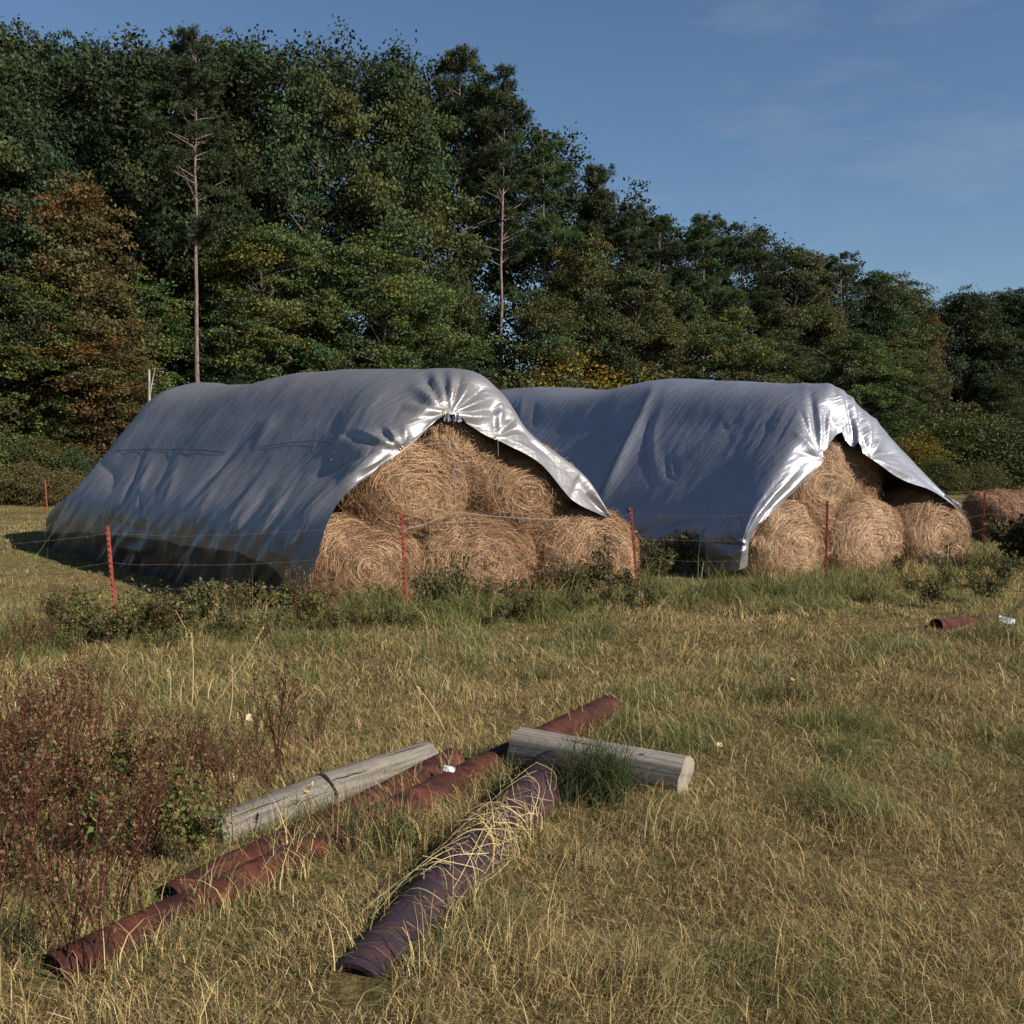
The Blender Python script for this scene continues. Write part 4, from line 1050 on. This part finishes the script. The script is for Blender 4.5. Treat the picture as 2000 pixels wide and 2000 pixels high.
def broadleaf(seed, H=16., Rr=4.2, base=2.5, ncl=95, nl=54000, leaf=.08, layer=.72):
    rng = np.random.default_rng(seed)
    cl = []
    while len(cl) < ncl:
        h = rng.random() ** .85
        env = (math.sin(math.pi * min(1, (h * .82 + .16))) ** .65) * Rr * (1 + .25 * math.sin(seed + 5 * h))
        a = rng.random() * 2 * np.pi; r = env * rng.uniform(.35, 1.0) ** .6
        cl.append((r * math.cos(a), r * math.sin(a), base + h * (H - base - .6), rng.uniform(.55, 1.25)))
    cl = np.array(cl)
    n_each = rng.multinomial(nl, cl[:, 3] ** 2 / (cl[:, 3] ** 2).sum())
    cen, col = [], []
    for (x, y, z, s), n in zip(cl, n_each):
        # sub-sprays inside each clump
        m = 9; sub = rng.normal(0, .55, (m, 3)) * [s, s, s * layer]
        w = rng.integers(0, m, n)
        p = sub[w] + rng.normal(0, .27, (n, 3)) * [s, s, s * .42]
        p[:, 2] -= .18 * (p[:, 0] ** 2 + p[:, 1] ** 2) / s
        cen.append(p + [x, y, z]); tone = rng.uniform(.72, 1.3); sub_t = rng.uniform(.75, 1.25, m)
        hue = rng.normal(0, .10)
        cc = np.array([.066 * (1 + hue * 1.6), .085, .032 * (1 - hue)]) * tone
        col.append(cc[None] * sub_t[w][:, None] * rng.uniform(.7, 1.3, (n, 1)))
    cen = np.concatenate(cen); col = np.concatenate(col)
    nr = unit(rng.normal(size=(len(cen), 3)) + [0, 0, .55])
    sz = leaf * rng.uniform(.6, 1.35, len(cen))
    v, f, c = leaves(cen, nr, sz, sz * .6, col, rng)
    crown = np_mesh('crown', v, [f], M_LEAF, c)
    tv, tf = limbs(rng, H, base, cl[:, :3], .022 * H * .6)
    return np_mesh('trunk', tv, tf, M_BARK, smooth=True), crown, H

def pine(seed, H=22., base=10., Rr=2.9, nl=42000):
    rng = np.random.default_rng(seed)
    cl = []; nb = 62
    for i in range(nb):
        h = rng.random() ** .9; z = base + h * (H - base - .4)
        env = Rr * (1 - h) ** .55 * (.55 + .45 * min(1, h * 5)) + .25
        a = rng.random() * 6.283; r = env * rng.uniform(.35, 1)
        cl.append((r * math.cos(a), r * math.sin(a), z + .12 * r, rng.uniform(.4, .85)))
    cl = np.array(cl); n_each = rng.multinomial(nl, cl[:, 3] ** 2 / (cl[:, 3] ** 2).sum())
    cen, col, nn = [], [], []
    for (x, y, z, s), n in zip(cl, n_each):
        m = 12; sub = rng.normal(0, .5, (m, 3)) * [s, s, s * .4]; w = rng.integers(0, m, n)
        d = unit(rng.normal(size=(n, 3)) + [0, 0, .5]); rr0 = rng.uniform(.02, .30, n)[:, None]
        cen.append(sub[w] + d * rr0 + [x, y, z]); nn.append(d)
        tone = rng.uniform(.7, 1.25); st = rng.uniform(.7, 1.3, m)
        col.append(np.array([.044, .064, .027])[None] * tone * st[w][:, None] * rng.uniform(.7, 1.3, (n, 1)))
    cen = np.concatenate(cen); col = np.concatenate(col); d = np.concatenate(nn)
    # needles point outward from their tuft
    b = unit(np.cross(d, rng.normal(size=d.shape))); ln = rng.uniform(.07, .13, len(d))[:, None]; w = .024
    v = np.stack([cen - d * ln, cen + b * w, cen + d * ln, cen - b * w], 1).reshape(-1, 3)
    crown = np_mesh('crown', v, [np.arange(len(v)).reshape(-1, 4)], M_LEAF, np.repeat(col, 4, 0))
    tv, tf = limbs(rng, H, base * 1.3, cl[:, :3], .155, 7, .15, .97)
    return np_mesh('trunk', tv, tf, M_PINEBARK, smooth=True), crown, H

KIND = {'A': broadleaf(11), 'B': broadleaf(12, 16, 4.6, 2., 100), 'C': broadleaf(13, 18, 3.8, 4., 90), 'D': broadleaf(14, 15, 3.2, 1.2, 80, 40000), 'E': broadleaf(15, 17, 5.0, 3., 110, 56000, .085, .5),
        'P': pine(21), 'Q': pine(22, 22, 8.5, 3.3), 'S': pine(23, 24, 13., 2.9),
        'U': broadleaf(31, 3.4, 1.9, .25, 42, 16000, .06), 'V': broadleaf(32, 4.2, 1.6, .3, 40, 16000, .055)}

def dep(px): return 47 + 52 * np.clip(px / 2000, 0, 1.2) ** 1.5
GREENS = {'g': (1, .93, .9), 'y': (1.3, 1.2, .95), 'r': (1.38, .82, .85), 'o': (1.15, .93, .9), 'd': (.66, .68, .72), 'b': (1.2, 1.28, 1.05), 'w': (2.5, 1.6, .8), 'n': (1.7, 1.05, 1.1)}
def tree(kind, px, top, tint, doff, label, name=None, wid=1., group=None, base_py=None):
    tm, cm, H = KIND[kind]; d = dep(px) + doff
    x = (px - 1000) / F * d; g = float(gz(x, d))
    h = P(px, top, d)[2] - g
    s = h / H; w = wid * s if kind in 'UV' else wid * (.55 + .45 * s)
    nm = name or ('pine_tree' if kind in 'PQS' else ('shrub' if kind in 'UV' else 'broadleaf_tree'))
    e = thing(nm, label, {'pine_tree': 'pine tree', 'shrub': 'shrub', 'broadleaf_tree': 'tree'}[nm], (x, d, g), random.uniform(0, 6.28), group)
    e.scale = (w, w, s)
    link('trunk', tm, e); c = link('crown', cm, e)
    c.color = (*GREENS[tint], 1)
    return e
# canopy and edge trees, left to right
tree('C', 10, 20, 'd', 4, 'tall dark green tree at the left edge of the woods')
tree('A', 50, 520, 'y', -1, 'yellowish green tree low at the left edge of the woods')
tree('D', 165, 330, 'r', -1, 'tall russet brown tree at the left of the woods', wid=.95)
tree('D', 215, 640, 'r', -3, 'small rust leaved tree above the left end of the near tarp', wid=1.1)
tree('B', 130, 60, 'd', 8, 'dark tree crown behind the tall russet tree')
tree('D', 290, 540, 'b', 0, 'green tree between the russet tree and the bare pine trunk', wid=1.)
tree('S', 388, 60, 'g', -2.5, 'pine with a long bare grey trunk over the left end of the near tarp')
tree('C', 300, 90, 'd', 9, 'dark crown behind the bare pine trunk, to its left')
tree('C', 460, 60, 'd', 7, 'dark crown just right of the bare pine trunk')
tree('E', 525, 435, 'y', -1, 'broad yellow green tree with layered boughs right of the bare pine trunk', wid=1.)
tree('D', 440, 610, 'd', -1, 'low dark green tree at the foot of the layered tree')
tree('B', 620, 110, 'g', 4, 'tall mid green tree above the layered yellow green tree')
tree('A', 745, 450, 'b', -2, 'bright green oak right above the ridge of the near tarp', wid=1.15)
tree('C', 780, 120, 'g', 4, 'tall green tree rising behind the bright green oak')
tree('D', 830, 600, 'b', -3, 'low green tree above the gathered peak of the near tarp')
tree('P', 905, 90, 'g', 3, 'tall pine at the centre with bare lower trunk, leftmost of three')
tree('S', 978, 130, 'g', 0, 'tall central pine with a pale trunk base beside the near peak')
tree('Q', 1060, 230, 'b', 1, 'pine with drooping layered boughs right of the central trunk')
tree('D', 900, 560, 'd', 1, 'dark green tree in front of the central pines')
tree('D', 1065, 560, 'g', -3, 'small green tree in front of the layered pine')
tree('D', 1140, 450, 'o', -2, 'olive brown tree left of the wood edge skyline')
tree('P', 1165, 320, 'g', 4, 'pine where the skyline first meets the sky')
tree('Q', 1225, 375, 'g', 2, 'pine second along the sloping skyline')
tree('E', 1235, 520, 'o', -4, 'wide olive tree with brown leaves above the farther tarp', wid=.9)
tree('P', 1290, 420, 'g', 2, 'slim pine third along the sloping skyline')
tree('Q', 1370, 398, 'b', 1, 'rounded pine top standing highest in the middle of the skyline', wid=1.2)
tree('Q', 1450, 418, 'g', 1, 'bushy pine just right of the rounded pine top', wid=1.1)
tree('A', 1330, 570, 'g', -4, 'green broadleaf tree under the skyline pines')
tree('A', 1425, 600, 'y', -6, 'yellow green tree behind the ridge of the farther tarp')
tree('E', 1545, 480, 'o', 2, 'brownish oak with open twigs on the skyline', wid=.9)
tree('Q', 1632, 478, 'g', 1, 'dark pine right of the brownish oak')
tree('A', 1520, 640, 'd', -5, 'dark green tree above the peak of the farther tarp')
tree('C', 1715, 522, 'g', 0, 'round green crown stepping down the skyline')
tree('D', 1765, 530, 'g', 0, 'narrow green crown left of the orange tree')
tree('D', 1806, 590, 'r', -3, 'narrow orange brown tree on the right of the woods', wid=.6)
tree('B', 1665, 640, 'b', -7, 'broad green tree right of the farther peak')
tree('A', 1760, 680, 'g', -8, 'green tree below the orange brown tree')
tree('B', 1880, 555, 'd', 2, 'dark tree right of the orange tree')
tree('C', 1955, 560, 'd', 0, 'dark tree second from the right edge')
tree('B', 2025, 540, 'd', -3, 'dark tree cut by the right edge')
tree('D', 1950, 720, 'd', -12, 'low dark tree behind the lone bale')
tree('B', -70, 60, 'd', 0, 'dark tree partly outside the left edge')
# brush at the foot of the woods
for k, (kd, px, top, ti, do, lab) in enumerate([('U', 20, 850, 'g', -6, 'green brown shrub at the left edge'), ('V', 95, 855, 'o', -7, 'olive shrub behind the far red post'), ('U', 150, 880, 'd', -8, 'dark shrub nearest the left end of the near tarp'), ('U', 55, 905, 'n', -9, 'dusty red brown shrub low at the left'), ('U', -40, 890, 'n', -9, 'red brown shrub cut by the left edge'), ('U', 130, 920, 'n', -11, 'small rusty shrub near the tarp end'),
                                          ('V', 1088, 712, 'w', -5, 'yellow sapling over the dip between the tarps'), ('V', 1155, 716, 'w', -6, 'golden sapling behind the farther tarp'), ('U', 1030, 735, 'g', -4, 'green shrub just right of the pale pine trunk'), ('U', 1240, 735, 'y', -6, 'yellow green shrub on the farther tarp skyline'),
                                          ('V', 1795, 850, 'w', -30, 'golden shrub right behind the farther tarp'), ('U', 1850, 820, 'y', -28, 'yellow green shrub behind the gap by the lone bale'), ('V', 1885, 800, 'y', -32, 'tall yellow green bush above the lone bale'), ('U', 1945, 820, 'g', -34, 'green bush right of the tall yellow bush'), ('U', 2010, 840, 'g', -36, 'green bush cut by the right edge above the bale'), ('U', 1760, 860, 'g', -26, 'green shrub peeking past the farther tarp slope'),
                                          ('U', 1835, 895, 'o', -40, 'low brown shrub beside the farther tarp foot'), ('U', 1920, 905, 'o', -42, 'low brown shrub just behind the lone bale')]):
    tree(kd, px, top, ti, do, lab, wid=1.15)
# dead snag
p = np.array([(292 - 1000) / F * 42, 42, 0]); t = P(291, 722, 42)
v, f = tubes([(np.array([p, p * .5 + t * .5, t]), np.array([.10, .08, .05])), (np.array([p * .2 + t * .8, t + [.25, 0, .1]]), np.array([.04, .015]))], 8)
tag(link('dead_tree', np_mesh('dead_tree', v, f, M_SNAG, smooth=True)), 'pale dead trunk standing left of the bare pine trunk', 'dead tree')

# the wood behind, one mass
def woods():
    rng = np.random.default_rng(99); cen, col = [], []
    for px in np.arange(-500, 2500, 26):
        for row in range(3):
            pj = px + rng.normal(0, 14); d = dep(max(pj, 0)) + 6 + row * 5 + rng.normal(0, 1)
            sk = np.interp(pj, [-500, 700, 900, 1000, 1100, 1180, 1240, 1330, 1400, 1470, 1560, 1640, 1720, 1800, 1900, 2000, 2500], [60, 80, 130, 200, 290, 365, 395, 420, 420, 450, 505, 500, 545, 585, 570, 560, 560])
            top = P(pj, sk + rng.uniform(5, 40), d)[2]
            x = (pj - 1000) / F * d
            n = 2100
            h = rng.random(n) ** .8
            m = 26; sub = np.c_[rng.normal(0, 1.5, m), rng.normal(0, 1.2, m), rng.random(m) ** .8 * (top - .5)]
            w = rng.integers(0, m, n)
            cen.append(sub[w] + rng.normal(0, .42, (n, 3)) + [x, d, .3])
            st = rng.uniform(.6, 1.2, m)
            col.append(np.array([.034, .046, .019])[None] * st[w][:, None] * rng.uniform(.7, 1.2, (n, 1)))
    for yy in np.arange(-25, 62, 2.2):                      # unseen wood carried round the left, added to dim the tarps' reflections
        for row in range(2):
            x = -68 - row * 5 + rng.normal(0, 1.2) - .15 * abs(yy - 20); top = rng.uniform(17, 23); n = 1300; m = 26
            sub = np.c_[rng.normal(0, 1.2, m), rng.normal(0, 1.5, m), rng.random(m) ** .8 * top]; w = rng.integers(0, m, n)
            cen.append(sub[w] + rng.normal(0, .5, (n, 3)) + [x, yy, .3]); st = rng.uniform(.6, 1.2, m)
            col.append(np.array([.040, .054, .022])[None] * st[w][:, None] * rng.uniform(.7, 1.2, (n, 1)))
    cen = np.concatenate(cen); col = np.concatenate(col)
    nr = unit(rng.normal(size=(len(cen), 3)) + [0, 0, .4]); sz = rng.uniform(.09, .18, len(cen))
    sz = np.where(cen[:, 0] < -58, sz * 2.2, sz)
    v, f, c = leaves(cen, nr, sz, sz * .6, col, rng)
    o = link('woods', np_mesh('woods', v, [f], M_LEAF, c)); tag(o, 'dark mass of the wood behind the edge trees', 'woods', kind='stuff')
woods()

# ------------------------------------------------------------------ light
sd_ = unit(np.array([.745, -.43, .51]))
el = math.asin(sd_[2]); az = math.atan2(sd_[0], sd_[1])
sun = D.lights.new('sun', 'SUN'); sun.energy = 5.0; sun.angle = math.radians(.55); sun.color = (1, .93, .82)
so = D.objects.new('sun', sun); COL.objects.link(so)
so.rotation_euler = Vector(sd_).to_track_quat('Z', 'Y').to_euler(); so.location = (20, -10, 30)
w = D.worlds.new('World'); SC.world = w; w.use_nodes = True
nt = w.node_tree; sky = nt.nodes.new('ShaderNodeTexSky'); sky.sky_type = 'NISHITA'; sky.sun_disc = False
sky.sun_elevation = el; sky.sun_rotation = az; sky.altitude = 200; sky.air_density = 1.15; sky.dust_density = .1; sky.ozone_density = 4.5
bg = nt.nodes['Background']; 
tc = nt.nodes.new('ShaderNodeTexCoord')
cn = noise_tex(nt, 2.4, 7, scaled(nt, tc.outputs['Generated'], (1, 1, 4)), .62)
cf = ramp(nt, cn, [(.52, (0, 0, 0)), (.78, (.22, .22, .22))])
mx = node(nt, 'ShaderNodeMix', data_type='RGBA'); nt.links.new(cf, mx.inputs[0]); nt.links.new(sky.outputs[0], mx.inputs[6]); mx.inputs[7].default_value = (6, 6.2, 6.8, 1)
nt.links.new(mx.outputs[2], bg.inputs[0]); bg.inputs[1].default_value = .064
SC.view_settings.view_transform = 'Standard'; SC.view_settings.look = 'None'; SC.view_settings.exposure = .6; SC.view_settings.gamma = 1
SC.render.engine = 'CYCLES'
SC.cycles.max_bounces = 6; SC.cycles.diffuse_bounces = 3; SC.cycles.glossy_bounces = 3
